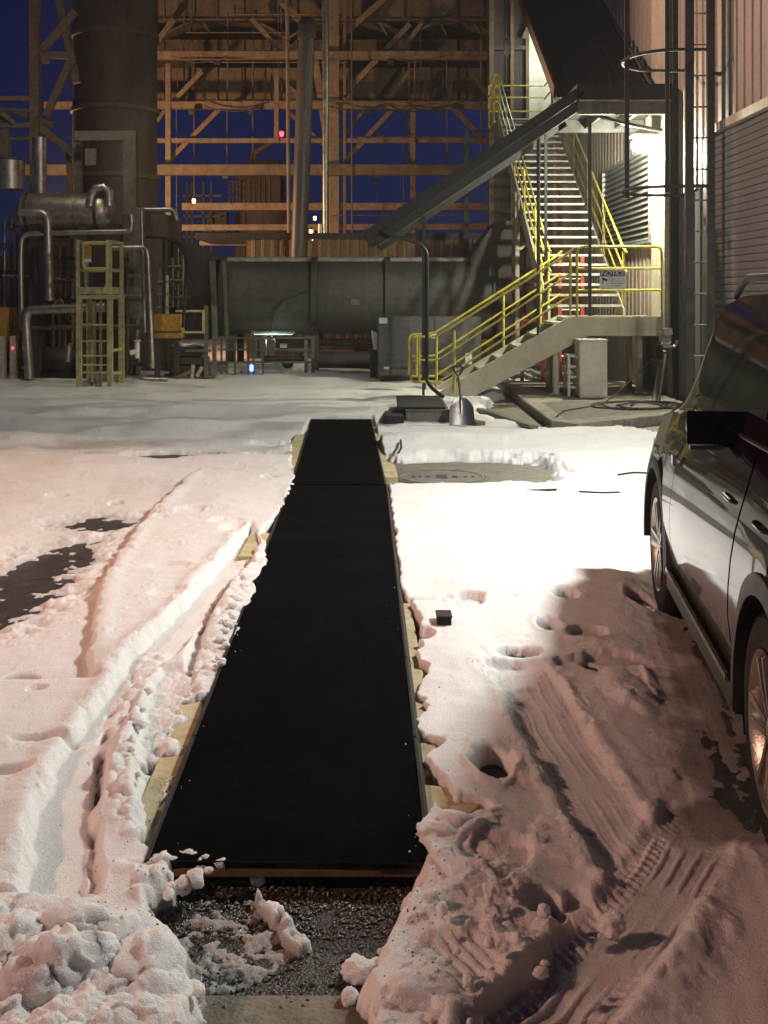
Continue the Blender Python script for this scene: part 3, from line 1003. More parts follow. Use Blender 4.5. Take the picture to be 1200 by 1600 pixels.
def make_mat(c0, c1, c2, c3, label, sag):
    """corners: near left, near right, far right, far left (x, y)"""
    mid = ((c0[0] + c1[0]) / 2, (c0[1] + c1[1]) / 2, 0)
    t = thing('floor_mat', label, 'mat', mid, 'black mats laid end to end across the snow')
    nu, nv = 10, 60
    vs, fs = [], []
    for j in range(nv + 1):
        for i in range(nu + 1):
            a, b = i / nu, j / nv
            x = (c0[0] * (1 - a) + c1[0] * a) * (1 - b) + (c3[0] * (1 - a) + c2[0] * a) * b
            y = (c0[1] * (1 - a) + c1[1] * a) * (1 - b) + (c3[1] * (1 - a) + c2[1] * a) * b
            z = MZ + 0.004 * math.sin(b * 23 + sag) * math.sin(a * 3.1) + 0.003 * math.sin(b * 51)
            vs.append((x, y, z))
    n = len(vs)
    vs += [(x, y, z - 0.016) for x, y, z in vs]
    w = nu + 1
    for j in range(nv):
        for i in range(nu):
            q = (j * w + i, j * w + i + 1, (j + 1) * w + i + 1, (j + 1) * w + i)
            fs.append(q)
            fs.append(tuple(k + n for k in q[::-1]))
    for j in range(nv):
        for i in (0, nu):
            fs.append((j * w + i, (j + 1) * w + i, (j + 1) * w + i + n, j * w + i + n))
    for i in range(nu):
        for j in (0, nv):
            fs.append((j * w + i, j * w + i + 1, j * w + i + 1 + n, j * w + i + n))
    MB().add(vs, fs).build('mat_sheet', M['matweave'], t, smooth=True)
    def strip(p, q, out, k):
        for i in range(k):
            a = Vector((p[0] + (q[0] - p[0]) * i / k, p[1] + (q[1] - p[1]) * i / k, MZ))
            b = Vector((p[0] + (q[0] - p[0]) * (i + 1) / k, p[1] + (q[1] - p[1]) * (i + 1) / k, MZ))
            d = (b - a).normalized() * 0.006
            a, b = a + d, b - d
            o = Vector((out * 0.026, 0, 0))
            prof = [Vector((0, 0, 0.003)), o * 0.35 + Vector((0, 0, 0.004)), o + Vector((0, 0, -0.022)), o + Vector((0, 0, -0.03)), Vector((0, 0, -0.03))]
            MB().prism([a + r for r in prof], b - a).build('edge_strip', M['matedge'], t)
    strip(c0, c3, -1, 7)
    strip(c1, c2, 1, 7)
    strip(c0, c1, 0.001, 1)
    return t

l0, l1, l2 = [tuple(p) for p in ML]
r0, r1, r2 = [tuple(p) for p in MR]
make_mat(l0, r0, (r1[0], r1[1] - 0.02), (l1[0], l1[1] - 0.02), 'long black ribbed rubber mat nearest the camera, gravel at its front end', 0.0)
make_mat((l1[0] + 0.01, l1[1] + 0.01), (r1[0] - 0.01, r1[1] + 0.01), r2, l2, 'further and shorter black rubber mat running on towards the plant', 2.0)

# stray crumbs of snow on the near mat
vs, fs = [], []
for k in range(22):
    y = 3.25 + 5.0 * rng.rand() ** 2
    e = rng.rand()
    x = mat_x(np.array([y]), ML)[0] * (1 - e) + mat_x(np.array([y]), MR)[0] * e
    if k < 30:
        e = 0.02 + 0.10 * rng.rand() ** 2
        e = e if k % 2 else 1 - e
        x = mat_x(np.array([y]), ML)[0] * (1 - e) + mat_x(np.array([y]), MR)[0] * e
    r = 0.0015 + 0.0035 * rng.rand() ** 2
    b = len(vs)
    for dx, dy, dz in ((1, 0, .3), (-.5, .8, .3), (-.5, -.8, .3), (.1, .1, 1.1), (0, 0, -.4)):
        vs.append((x + dx * r * (.7 + .6 * rng.rand()), y + dy * r * (.7 + .6 * rng.rand()), MZ + .006 + dz * r))
    fs += [(b, b + 1, b + 3), (b + 1, b + 2, b + 3), (b + 2, b, b + 3), (b, b + 4, b + 1), (b + 1, b + 4, b + 2), (b + 2, b + 4, b)]
_m = MB()
_m.v, _m.f = vs, fs
tag(_m.build('snow_crumbs', M['snow']), 'tiny crumbs of snow scattered on the black mat', kind='stuff')

# plywood under the near end
y0 = l0[1]
o = MB().box(l0[0] + 0.07, r0[0] - 0.03, y0 - 0.012, y0 + 0.9, 0.036, 0.056).build('plywood_sheet', M['ply'], bevel=0.002)
tag(o, 'brown plywood edge showing under the front of the near mat', 'plywood')

def foam(poly, z0, z1, label):
    o = MB().prism([(x, y, z0) for x, y in poly], (0, 0, z1 - z0)).build('foam_board', M['foam'], bevel=0.003)
    tag(o, label, 'foam board', 'yellow foam boards packed under the mats')

def fpoly(pix, z=0.05):
    return [tuple(p) for p in gpts(pix, z)]
foam(fpoly([(228, 1345), (218, 1250), (262, 1150), (296, 1050), (320, 1050), (300, 1345)]), 0.003, 0.044, 'yellow foam board bared along the left edge of the near mat, closest to the camera')
foam(fpoly([(372, 872), (392, 835), (430, 835), (430, 872)]), 0.003, 0.060, 'small yellow foam board showing where the left wheel track meets the mat')
foam(fpoly([(440, 722), (462, 680), (487, 680), (487, 750), (455, 750)]), 0.003, 0.060, 'tan foam board bared left of the further mat')
foam(fpoly([(585, 748), (585, 668), (592, 668), (604, 722), (617, 728), (622, 748)]), 0.003, 0.062, 'tan foam board between the further mat and the manhole slab')
foam(fpoly([(640, 1210), (600, 900), (634, 900), (690, 1210)]), 0.003, 0.046, 'long yellow foam board strip along the right edge of the near mat')
foam(fpoly([(620, 1290), (640, 1228), (742, 1238), (752, 1262), (700, 1300)]), 0.003, 0.060, 'yellow foam board poking out of the snow by the right front of the near mat')

# ------------------------------------------------------------------ manholes, cables, small things on the snow
def manhole(c, r, z, m, label, holes=True):
    t = thing('manhole_cover', label, 'manhole cover', (c.x, c.y, 0), 'manhole covers in the yard')
    MB().lathe([(r, z), (r, z + 0.012), (r * 0.93, z + 0.014), (r * 0.92, z + 0.009), (0.001, z + 0.009)], 40, (c.x, c.y, 0)).build('cover_plate', m, t)
    MB().lathe([(r * 1.02, z - 0.002), (r * 1.10, z - 0.002), (r * 1.10, z + 0.006), (r * 1.02, z + 0.008)], 40, (c.x, c.y, 0), close=True).build('frame_ring', M['concdark'], t)
    if holes:
        for dx, w in ((-0.26, .03), (-0.2, .03), (-0.13, .05), (0.12, .05), (0.22, .03), (0.29, .025)):
            MB().box(c.x + dx - w / 2, c.x + dx + w / 2, c.y - 0.035, c.y + 0.035, z + 0.0095, z + 0.0115).build('lifting_slot', M['ink'], t)
        MB().box(c.x - 0.05, c.x + 0.05, c.y - 0.09, c.y + 0.09, z + 0.0095, z + 0.012).build('emblem_plate', M['steeldark'], t)
manhole(G(690, 747), 0.40, 0.005, mat('grey_manhole_iron', (0.22, 0.21, 0.19), 0.5, 0.2, scale=35, second=(0.14, 0.135, 0.12), bump=0.6), 'grey round manhole cover bared in the concrete slab right of the mat')
manhole(G(268, 718), 0.42, 0.005, M['iron'], 'dark manhole cover half buried in the snow left of the mats', False)

def cable(name, pts, r, label, m=None, group=None, cat='cable'):
    o = MB().tube(bend(pts, 0.15, 6), r, 6).build(name, m or M['rubber'], smooth=True)
    return tag(o, label, cat, group)
cable('cable', [G(612, 757, .09), G(640, 762, .07), G(690, 765, .05), G(735, 763, .06), G(790, 768, .07), G(870, 765, .10)], 0.010, 'thin black cable running from the mat joint along the near side of the manhole slab')
cable('cable', [G(905, 768, .11), G(940, 770, .125), G(968, 769, .11)], 0.008, 'short black cable end half sunk in the bright snow')
cable('cable', [G(965, 742, .12), G(990, 738, .15), G(1030, 740, .14), G(1060, 742, .10)], 0.009, 'black cable lying on the snow towards the front of the dark car')
cable('cable', [G(622, 708, .13), G(627, 700, .17), G(626, 688, .15)], 0.012, 'small black cable stub poking out of the snow beyond the manhole')

t = thing('junction_box', 'small black junction box sunk in the snow right of the near mat', 'junction box', tuple(G(692, 998)))
c = G(694, 1000)
MB().box(c.x - .035, c.x + .035, c.y - .02, c.y + .09, 0.0, 0.112).build('box_body', M['rubber'], t, bevel=0.004)
MB().box(c.x - .039, c.x + .039, c.y - .024, c.y + .094, 0.1125, 0.122).build('box_lid', M['matedge'], t, bevel=0.002)

# concrete step block, its mats, and the shovel
t = thing('concrete_block', 'low concrete step block at the foot of the yellow stairs', 'step block', tuple(G(680, 668)))
d0 = 14.5
MB().box(P(634, 0, d0).x, P(704, 0, d0).x, d0, d0 + 1.9, 0.0, 0.185).build('block', M['concdark'], t, bevel=0.012)
MB().box(P(634, 0, d0).x - .004, P(704, 0, d0).x + .004, d0 - .006, d0 + .05, 0.188, 0.205).build('nosing', M['olive'], t)
o = MB().box(P(621, 0, d0).x, P(697, 0, d0).x, d0 + 0.10, d0 + 1.75, 0.206, 0.232).build('step_mat', M['rubber'], bevel=0.004)
tag(o, 'black rubber mat lying on top of the concrete step block', 'mat')
o = MB().box(P(601, 0, 14.3).x, P(631, 0, 14.3).x, 14.2, 14.9, 0.05, 0.155).build('rubber_wedge', M['rubber'], bevel=0.01)
tag(o, 'small black rubber ramp between the mat end and the concrete block', 'ramp')
t = thing('timber_plank', 'weathered timber plank lying under the stair foot in patchy snow', 'plank', tuple(G(725, 652)))
MB().bar(G(688, 648, .10), G(752, 662, .06), .14, .05).build('plank', M['wood'], t, bevel=0.004)
o = MB().bar(G(750, 640, .05), G(835, 668, .05), .10, .05).build('timber_plank', M['concdark'], bevel=0.004)
tag(o, 'dark plank edge in the slush between shovel and raised pad', 'plank')

def shovel():
    d = 14.15
    b = P(722, 668, d)
    t = thing('snow_shovel', 'aluminium snow shovel standing upright against the concrete step block', 'shovel', (b.x, b.y, 0))
    nu, nv = 12, 10
    vs, fs = [], []
    for j in range(nv + 1):
        v = j / nv
        for i in range(nu + 1):
            u = i / nu * 2 - 1
            w = 0.163 * (1 - 0.10 * v) * (1 if v < 0.8 else math.sqrt(max(0.0, 1 - ((v - 0.8) / 0.22) ** 2) * 0.55 + 0.45))
            x = u * w
            y = 0.05 * (u * u) * -1 + 0.20 * v
            z = 0.02 + 0.36 * v - (0.05 * abs(u) ** 3 * v if v > 0.7 else 0)
            vs.append((b.x + x, b.y + y, z))
    n = len(vs)
    vs += [(x, y + 0.006, z) for x, y, z in vs]
    w_ = nu + 1
    for j in range(nv):
        for i in range(nu):
            q = (j * w_ + i, j * w_ + i + 1, (j + 1) * w_ + i + 1, (j + 1) * w_ + i)
            fs += [q, tuple(k + n for k in q[::-1])]
    M['alu'] = mat('scraped_aluminium', (0.55, 0.55, 0.53), 0.33, 0.95, scale=25, second=(0.38, 0.38, 0.37), stretch=(4, 1, 0.6))
    MB().add(vs, fs).build('scoop', M['alu'], t, smooth=True)
    top = P(716, 585, d + 0.42)
    MB().tube([(b.x, b.y + .10, 0.16), (b.x, b.y + .17, .36), (top.x, top.y, top.z)], [.022, .019, .016], 10).build('shaft', M['silver'], t, smooth=True)
    MB().tube([(b.x, b.y + .09, 0.10), (b.x, b.y + .165, .34)], [.03, .024], 10).build('socket', M['silver'], t, smooth=True)
    h = top
    MB().tube(bend([h + Vector((0, 0, -.02)), h + Vector((-.055, 0, .05)), h + Vector((-.06, 0, .105)), h + Vector((.06, 0, .105)), h + Vector((.055, 0, .05)), h + Vector((0, 0, -.02))], .03), .014, 8).build('grip', M['black'], t, smooth=True)
shovel()

# raised pad under the stairs
t = thing('raised_pad', 'raised concrete pad with score lines under the stair landing', 'concrete pad', (3.2, 16, 0))
MB().prism([(2.08, 20.4, 0), (2.08, 13.95, 0), (2.35, 13.6, 0), (4.40, 15.2, 0), (4.40, 20.4, 0)], (0, 0, 0.125)).build('pad_slab', M['concrete'], t, bevel=0.01)
mb = MB()
for k in range(26):
    y = 14.4 + k * 0.09
    mb.bar((2.30, y - .35, .1265), (4.2, y + 1.05, .1265), .010, .004)
mb.build('score_lines', M['concdark'], t)
# ------------------------------------------------------------------ the steel stairs
SY0, SY1 = 17.6, 18.75          # near and far stringer of the lower flight
LZ = 1.348                      # landing height
def stairs():
    t = thing('steel_staircase', 'cream steel staircase with yellow handrails climbing to a landing and on along the wall', 'staircase', (2.9, 18.2, 0))
    x0, z0, x1 = 0.93, 0.03, 2.92
    n = 7
    def stringer(pts, y, w, nm='stringer'):
        return MB().prism([(x, y - w / 2, z) for x, z in pts], (0, w, 0)).build(nm, M['cream'], t, bevel=0.004)
    prof = [(x0 - .12, z0), (x0 + .35, z0), (x1 + .30, LZ - .30), (4.40, LZ - .30), (4.40, LZ), (x1 - .02, LZ), (x0 - .12, z0 + .10)]
    stringer(prof, SY0, .05)
    stringer(prof, SY1, .05)
    mb = MB()
    mb.prism([(x1 - .05, SY0 - .045, LZ + .004), (4.40, SY0 - .045, LZ + .004), (4.40, SY0 - .03, LZ + .004), (x1 - .05, SY0 - .03, LZ + .004)], (0, 0, .012))
    mb.build('kick_edge', M['beige'], t)
    g = (x1 - x0) / n
    for i in range(n):
        x = x0 + g * i + .02
        z = z0 + (LZ - z0) / (n + 0.0) * (i + 0.55)
        MB().box(x, x + .27, SY0 + .03, SY1 - .03, z - .035, z).build('tread', M['tread'], t)
    # landing deck
    MB().box(x1 - .02, 4.40, SY0 + .026, SY1 - .026, LZ - .06, LZ - .012).build('landing_deck', M['tread'], t)
    # posts carrying the landing
    for px, y in ((2.66 + .06, SY0 + .12), (4.07, SY0 + .25), (2.78, SY1 + .1), (4.12, SY1 + .1)):
        MB().tube([(px, y, .12), (px, y, LZ - .25)], .055, 12).build('support_post', M['cream'], t, smooth=True)
        MB().box(px - .1, px + .1, y - .1, y + .1, .126, .14).build('base_plate', M['cream'], t)
    # handrails of the lower flight
    rr = .021
    s = (LZ - z0) / (x1 - x0)
    for y, nm in ((SY0 - .05, 0), (SY1 + .0, 1)):
        def zr(x, k):
            return z0 + (x - x0) * s + k
        ks = (1.08, .72, .36)
        pa = [Vector((.42, y, zr(x0, .36) - .06)), Vector((.42, y, zr(x0, 1.08) - .08)), Vector((.82, y, zr(x0, 1.08) - .07)), Vector((x1 - .05, y, zr(x1, 1.08) - .1))]
        pa.append(Vector((x1 + .06, y, LZ + 1.08)))
        MB().tube(bend([Vector((.85, y, zr(x0, .36) - .06))] + pa, .09, 6), rr, 10).build('handrail', M['yellow'], t, smooth=True)
        MB().tube(bend([Vector((.42, y, zr(x0, .72) - .08)), Vector((.84, y, zr(x0, .72) - .08)), Vector((x1 + .04, y, LZ + .70))], .09), rr * .85, 10).build('mid_rail', M['yellow'], t, smooth=True)
        MB().tube(bend([Vector((.85, y, zr(x0, .36) - .06)), Vector((x1 + .04, y, LZ + .36))], .09), rr * .85, 10).build('low_rail', M['yellow'], t, smooth=True)
        for x in ((1.10, 2.92) if nm == 0 else (.88, 2.0, 2.62)):
            MB().tube([(x, y, zr(x, .02)), (x, y, zr(x, 1.0))], .022, 10).build('rail_post', M['yellow'], t, smooth=True)
        MB().tube([(.55, y, zr(x0, .36) - .07), (.55, y, zr(x0, 1.08) - .09)], rr, 8).build('rail_post', M['yellow'], t, smooth=True)
    # guard round the landing
    gx0, gx1 = 3.03, 4.36
    y = SY0 - .02
    MB().tube(bend([(gx0, y, LZ), (gx0, y, LZ + 1.10), (gx1, y, LZ + 1.10), (gx1, y, LZ)], .10, 6), .022, 10).build('guard_frame', M['yellow'], t, smooth=True)
    for k in (.42, .76):
        MB().tube([(gx0, y, LZ + k), (gx1, y, LZ + k)], .018, 8).build('guard_rail', M['yellow'], t, smooth=True)
    # right hand return of the guard along the wall
    # upper flight
    ux0, ux1 = 2.76, 4.02
    r, gg, m_ = .181, .322, 25
    ys = SY1 + .05
    sl = r / gg
    yt, zt = ys + gg * m_, LZ + r * m_
    for x in (ux0, ux1):
        MB().prism([(x - .02, ys - .1, LZ - .28), (x - .02, ys - .1, LZ + .12), (x - .02, yt, zt + .12), (x - .02, yt, zt - .2)], (.04, 0, 0)).build('upper_stringer', M['cream'], t, bevel=0.003)
    for i in range(m_):
        y = ys + gg * i
        z = LZ + r * (i + 1)
        MB().box(ux0 + .025, ux1 - .025, y, y + .27, z - .04, z).build('tread', M['tread'], t)
    for x, xs in ((ux0, 'l'), (ux1, 'r')):
        for k, nm in ((1.05, 'handrail'), (.72, 'mid_rail'), (.40, 'low_rail')):
            MB().tube(bend([(x, ys - .25, LZ + k), (x, ys, LZ + k + .08), (x, yt, zt + k), (x, yt + 1.2, zt + k)], .12), .021, 8).build(nm, M['yellow'], t, smooth=True)
        for i in range(0, m_ + 1, 5):
            y = ys + gg * i
            MB().tube([(x, y, LZ + r * i), (x, y, LZ + r * i + 1.08)], .022, 8).build('rail_post', M['yellow'], t, smooth=True)
    # head landing
    MB().box(ux0 - .12, ux1 + .1, yt, yt + 1.5, zt - .06, zt).build('head_landing', M['tread'], t)
    for k in (.45, .8, 1.1):
        MB().tube([(ux0 - .12, yt + .02, zt + k), (ux0 - .02, yt + .02, zt + k)], .02, 8).build('guard_rail', M['yellow'], t, smooth=True)
        MB().tube([(ux0 - .12, yt + 1.45, zt + k), (ux1, yt + 1.45, zt + k)], .02, 8).build('guard_rail', M['yellow'], t, smooth=True)
        MB().tube([(ux0 - .12, yt + .02, zt + k), (ux0 - .12, yt + 1.45, zt + k)], .02, 8).build('guard_rail', M['yellow'], t, smooth=True)
    for x, y in ((ux0 - .12, yt + .02), (ux0 - .12, yt + 1.45), (ux0, yt + 1.45)):
        MB().tube([(x, y, zt), (x, y, zt + 1.1)], .022, 8).build('rail_post', M['yellow'], t, smooth=True)
    for x in (ux0 - .7, ux1):
        MB().box(x - .06, x + .06, yt + 1.2, yt + 1.32, 0, zt - .07).build('support_post', M['steeldark'], t)
    return yt, zt
YT, ZT = stairs()

# roof over the stairs: sloped part over the lower flight, flat part over the landing, long slope over the upper flight
def canopy():
    t = thing('stair_canopy', 'dark metal canopy roofing the steel stairs with a sloped arm and a steep upper roof', 'canopy', (2.9, 18, 0))
    ya, yb = 17.0, 19.05
    a, b = Vector((-.24, ya, 2.70)), Vector((2.92, ya, 4.83))
    dv = (b - a).normalized()
    nrm = Vector((-dv.z, 0, dv.x))
    MB().prism([a + nrm * .0, b + nrm * .0, b - nrm * .15 + dv * .1, a - nrm * .15], (0, yb - ya, 0)).build('sloped_roof', M['darkcan'], t, bevel=.006)
    MB().prism([a - nrm * .155 + Vector((0, .04, 0)), b - nrm * .155 + Vector((0, .04, 0)), b - nrm * .29 + Vector((0, .04, 0)), a - nrm * .29 + Vector((0, .04, 0))], (0, .06, 0)).build('edge_beam', M['canedge'], t)
    MB().prism([a - nrm * .155 + Vector((0, yb - ya - .1, 0)), b - nrm * .155 + Vector((0, yb - ya - .1, 0)), b - nrm * .33 + Vector((0, yb - ya - .1, 0)), a - nrm * .33 + Vector((0, yb - ya - .1, 0))], (0, .06, 0)).build('edge_beam', M['canedge'], t)
    e0, e1 = a - nrm * .30 + Vector((0, .03, 0)), b - nrm * .30 + Vector((0, .03, 0))
    MB().bar(e0, e1, .07, .018).build('bottom_flange', M['olive'], t)
    # half round gutter at the low end
    MB().prism([a + nrm * .02 + dv * -.005, a + nrm * .02 - dv * .10, a - nrm * .14 - dv * .12, a - nrm * .20 - dv * .005], (0, yb - ya, 0)).build('gutter', M['canedge'], t, bevel=.01)
    # flat part
    MB().box(2.93, 4.40, ya + .0, yb, 4.66, 4.90).build('flat_roof', M['darkcan'], t, bevel=.006)
    MB().box(2.95, 4.40, ya + .02, ya + .10, 4.44, 4.655).build('edge_beam', M['olive'], t)
    MB().box(2.96, 4.40, ya - .03, ya + .018, 4.628, 4.652).build('bottom_flange', M['galv'], t)
    MB().box(2.95, 4.40, yb - .1, yb - .02, 4.44, 4.655).build('edge_beam', M['canedge'], t)  # far beam and joists coloured darker for the shade under the roof
    for x in (3.4, 3.9):
        MB().box(x, x + .05, ya + .1, yb - .1, 4.50, 4.655).build('joist', M['canedge'], t)
    # knee brace
    MB().tube(bend([P(893, 160, 17.2), P(905, 172, 17.2), P(985, 195, 17.2), P(1040, 205, 17.6)], .2), .032, 8).build('knee_brace', M['black'], t, smooth=True)
    # steep upper roof
    k = .588
    y0, y1 = 17.96, 24.8
    z0 = 4.98
    z1 = z0 + k * (y1 - y0)
    MB().prism([(2.75, y0, z0 - .12), (2.75, y0, z0), (2.75, y1, z1), (2.75, y1, z1 - .12)], (1.55, 0, 0)).build('upper_roof', M['darkcan'], t, bevel=.006)
    mb = MB()
    for i in range(9):
        x = 2.80 + i * .18
        mb.bar((x, y0 + .02, z0 + .012), (x, y1, z1 + .012), .022, .03)
    mb.build('standing_seams', M['darkcan'], t)
    MB().bar((2.735, y0, z0 - .04), (2.735, y1, z1 - .04), .03, .2).build('barge_board', M['steelbrown'], t)
    MB().bar((4.315, y0, z0 - .04), (4.315, y1, z1 - .04), .03, .2).build('barge_board', M['steeldark'], t)
    # thin posts
    s_l = (LZ - .03) / (2.92 - .93)
    for x, y in ((.62, ya + .62), (.68, yb - .30), (2.42, ya + .6), (2.60, yb - .25)):
        zb = max(.05, .03 + (x - .93) * s_l)
        za = a.z + (x - a.x) * (b.z - a.z) / (b.x - a.x) - .17
        MB().box(x - .021, x + .021, y - .021, y + .021, zb, za).build('canopy_post', M['black'], t)
    for x, y in ((3.23, ya + .58), (2.71, yb - .28)):
        MB().box(x - .024, x + .024, y - .024, y + .024, LZ + .01, 4.65).build('canopy_post', M['black'], t)
    return a
CA = canopy()
pts = [P(597, 358, 16.9), P(612, 368, 16.9), P(655, 380, 16.95), P(667, 393, 16.95), P(667, 595, 16.95), P(674, 606, 16.8), P(692, 620, 16.5)]
o = MB().tube(bend(pts, .12, 6), .029, 10).build('downspout', M['black'], smooth=True)
tag(o, 'black rainwater pipe dropping from the low end of the stair canopy', 'downspout')

# notice sign on the landing guard
def notice():
    d = 17.52
    a, b = P(937, 422, d), P(977, 452, d)
    t = thing('notice_sign', 'NOTICE camera sign hung on the yellow landing guard', 'sign', ((a.x + b.x) / 2, d, a.z))
    y = d
    MB().box(a.x, b.x, y, y + .006, b.z, a.z).build('sign_plate', M['label'], t)
    hz = a.z - (a.z - b.z) * .33
    MB().box(a.x + .006, b.x - .006, y - .002, y - .0005, hz, a.z - .006).build('header_band', M['navy'], t)
    fd = bpy.data.curves.new('lettering', 'FONT')
    fd.body = 'NOTICE'
    fd.size = .108
    fd.align_x = 'CENTER'
    fd.extrude = .001
    fd.shear = .18
    fd.space_character = 0.92
    o = bpy.data.objects.new('lettering', fd)
    COL.objects.link(o)
    dg = bpy.context.evaluated_depsgraph_get()
    me = bpy.data.meshes.new_from_object(o.evaluated_get(dg))
    bpy.data.objects.remove(o)
    o = bpy.data.objects.new('lettering', me)
    COL.objects.link(o)
    o.parent = t
    cx = (a.x + b.x) / 2
    o.rotation_euler = (R(90), 0, 0)
    o.location = Vector((cx, y - .004, hz + .014)) - Vector(t.location)
    me.materials.clear()
    me.materials.append(M['label'])
    # surveillance camera pictogram and lines of small print
    cx0, cz0 = a.x + .035, hz - .07
    mb = MB()
    mb.prism([(cx0, y - .002, cz0 + .02), (cx0 + .075, y - .002, cz0 - .01), (cx0 + .085, y - .002, cz0 + .025), (cx0 + .01, y - .002, cz0 + .055)], (0, .0015, 0))
    mb.prism([(cx0 + .02, y - .002, cz0 + .005), (cx0 + .03, y - .002, cz0 + .0), (cx0 + .012, y - .002, cz0 - .045), (cx0 - .005, y - .002, cz0 - .045)], (0, .0015, 0))
    mb.build('camera_pictogram', M['ink'], t)
    mb = MB()
    for i, w in enumerate((.10, .17, .2, .15)):
        z = hz - .035 - i * .036
        mb.box(cx + .065 - w / 2, cx + .065 + w / 2, y - .002, y - .0005, z - .008, z)
    mb.build('small_print', M['duskyband'], t)
notice()

# ------------------------------------------------------------------ the warehouse wall on the right
WX = 4.45
DJ = 15.1                       # door jamb distance
DH = 3.84                       # door height
def warehouse():
    t = thing('warehouse', 'tall tan metal clad warehouse wall with a grey roller door along the right side', 'building', (WX, 20, 0))
    # corrugated panels
    def panel(y0, y1, z0, z1, nm='wall_panel', m=M['tanwall'], pitch=.30, x=WX):
        n = max(1, round((y1 - y0) / pitch))
        p = (y1 - y0) / n
        poly = []
        for i in range(n):
            a = y0 + i * p
            for q, dx in ((0, 0), (.62 * p, 0), (.70 * p, -.018), (.92 * p, -.018)):
                poly.append((x + dx, a + q))
        poly.append((x, y1))
        vs, fs = [], []
        for px, py in poly:
            vs += [(px, py, z0), (px, py, z1)]
        for i in range(len(poly) - 1):
            fs.append((2 * i, 2 * i + 2, 2 * i + 3, 2 * i + 1))
        b = len(vs)
        vs += [(x + .05, y0, z0), (x + .05, y0, z1), (x + .05, y1, z0), (x + .05, y1, z1)]
        fs.append((b, b + 1, b + 3, b + 2))
        return MB().add(vs, fs).build(nm, m, t)
    y = -8.0
    while y < DJ - .1:                                   # above the door, panel by panel
        y2 = min(y + 1.2, DJ)
        panel(y, y2 - .006, DH + .12, 12.0)
        y = y2
    for y in np.arange(18.30, 35, 1.5):
        panel(y, y + 1.494, 1.05, 12.0)
    panel(DJ, 16.9, 3.2, 12.0)
    panel(DJ + .05, 17.0, .0, 3.19, 'grey_panel', M['rollslat'], .4, WX + .02)
    # concrete plinth under the far panels
    MB().box(WX - .03, WX + .3, 17.2, 36, 0, 1.04).build('plinth', M['concdark'], t)
    MB().box(WX + .06, WX + .4, -8, 36, 0, 12.2).build('core_wall', M['steeldark'], t)
    MB().box(WX - .09, WX + .05, -8, DJ + .1, DH, DH + .115).build('door_lintel', M['beige'], t, bevel=.004)
    # jamb, column, trims
    MB().box(WX - .10, WX + .10, DJ - .02, DJ + .16, 0, DH - .002).build('door_jamb', M['steeldark'], t)
    MB().box(WX - .09, WX + .05, 16.92, 17.18, 0, 12).build('corner_column', M['ladder'], t)
    MB().box(WX - .085, WX + .05, 17.20, 18.28, 1.06, 12).build('corner_flashing', M['beige'], t)  # flashing widened in pale beige to stand in for the lamp's wash
    # door slats
    door_x = WX + .0
    first = None
    n = 42
    hgt = (DH - .01) / n
    for i in range(n):
        if first is None:
            z = .004
            prof = [(0, 0), (-.010, .006), (-.0125, hgt * .35), (-.0125, hgt * .65), (-.010, hgt - .009), (0, hgt - .004), (.02, hgt - .004), (.02, 0)]
            first = MB().prism([(door_x + a, -2.0, z + b) for a, b in prof], (0, DJ - .04 + 2.0, 0)).build('slat', M['rollslat'], t)
        else:
            copy_part(first, (0, 0, hgt * i))
    return t
WH = warehouse()

# door lamp outside the frame and the lit wall lamp
def wall_lamp(c, label, tilt=True, lens=True):
    t = thing('wall_lamp', label, 'wall lamp', tuple(c), 'wall lamps of the warehouse')
    x, y, z = c
    MB().box(WX - .10, WX - .01, y - .10, y + .10, z - .02, z + .20).build('back_plate', M['galv'], t, bevel=.01)
    MB().prism([(WX - .10, y - .21, z + .075), (WX - .10, y - .21, z + .22), (x - .10, y - .21, z + .16), (x - .20, y - .21, z + .085), (x - .20, y - .21, z + .075)], (0, .42, 0)).build('housing', M['galv'], t, bevel=.012)
    # bulging glass, flat at the back, oversized to stand in for the glare
    vs, fs = [], []
    nu, nv = 14, 9
    for i in range(nv + 1):
        e = math.pi / 2 * i / nv
        for j in range(nu):
            a = 2 * math.pi * j / nu
            vs.append((WX - .14 - .34 * math.sin(e) ** .8, y + .21 * math.cos(e) ** .7 * math.cos(a), z - .07 + .135 * math.cos(e) ** .7 * math.sin(a)))
    for i in range(nv):
        for j in range(nu):
            fs.append((i * nu + j, i * nu + (j + 1) % nu, (i + 1) * nu + (j + 1) % nu, (i + 1) * nu + j))
    fs.append(tuple(range(nu)))
    MB().add(vs, fs).build('lens', M['lamp_glow'], t, smooth=True)
wall_lamp((4.16, 17.95, 4.16), 'bright white wall lamp glaring beside the landing canopy')
t = thing('flood_lamp', 'square white floodlight on a bracket over the roller door', 'wall lamp', (4.2, 7.6, 4.6))
_n = (Vector((0.6, 7.6, 0)) - Vector((4.10, 7.6, 4.55))).normalized()
_c = Vector((4.10, 7.6, 4.55)) - _n * .09
MB().bar(_c - _n * .02, _c + _n * .04, .55, .55, up=(0, 1, 0)).build('housing', M['galv'], t, bevel=.01)
MB().bar((WX - .02, 7.6, 4.8), _c, .06).build('bracket', M['galv'], t)

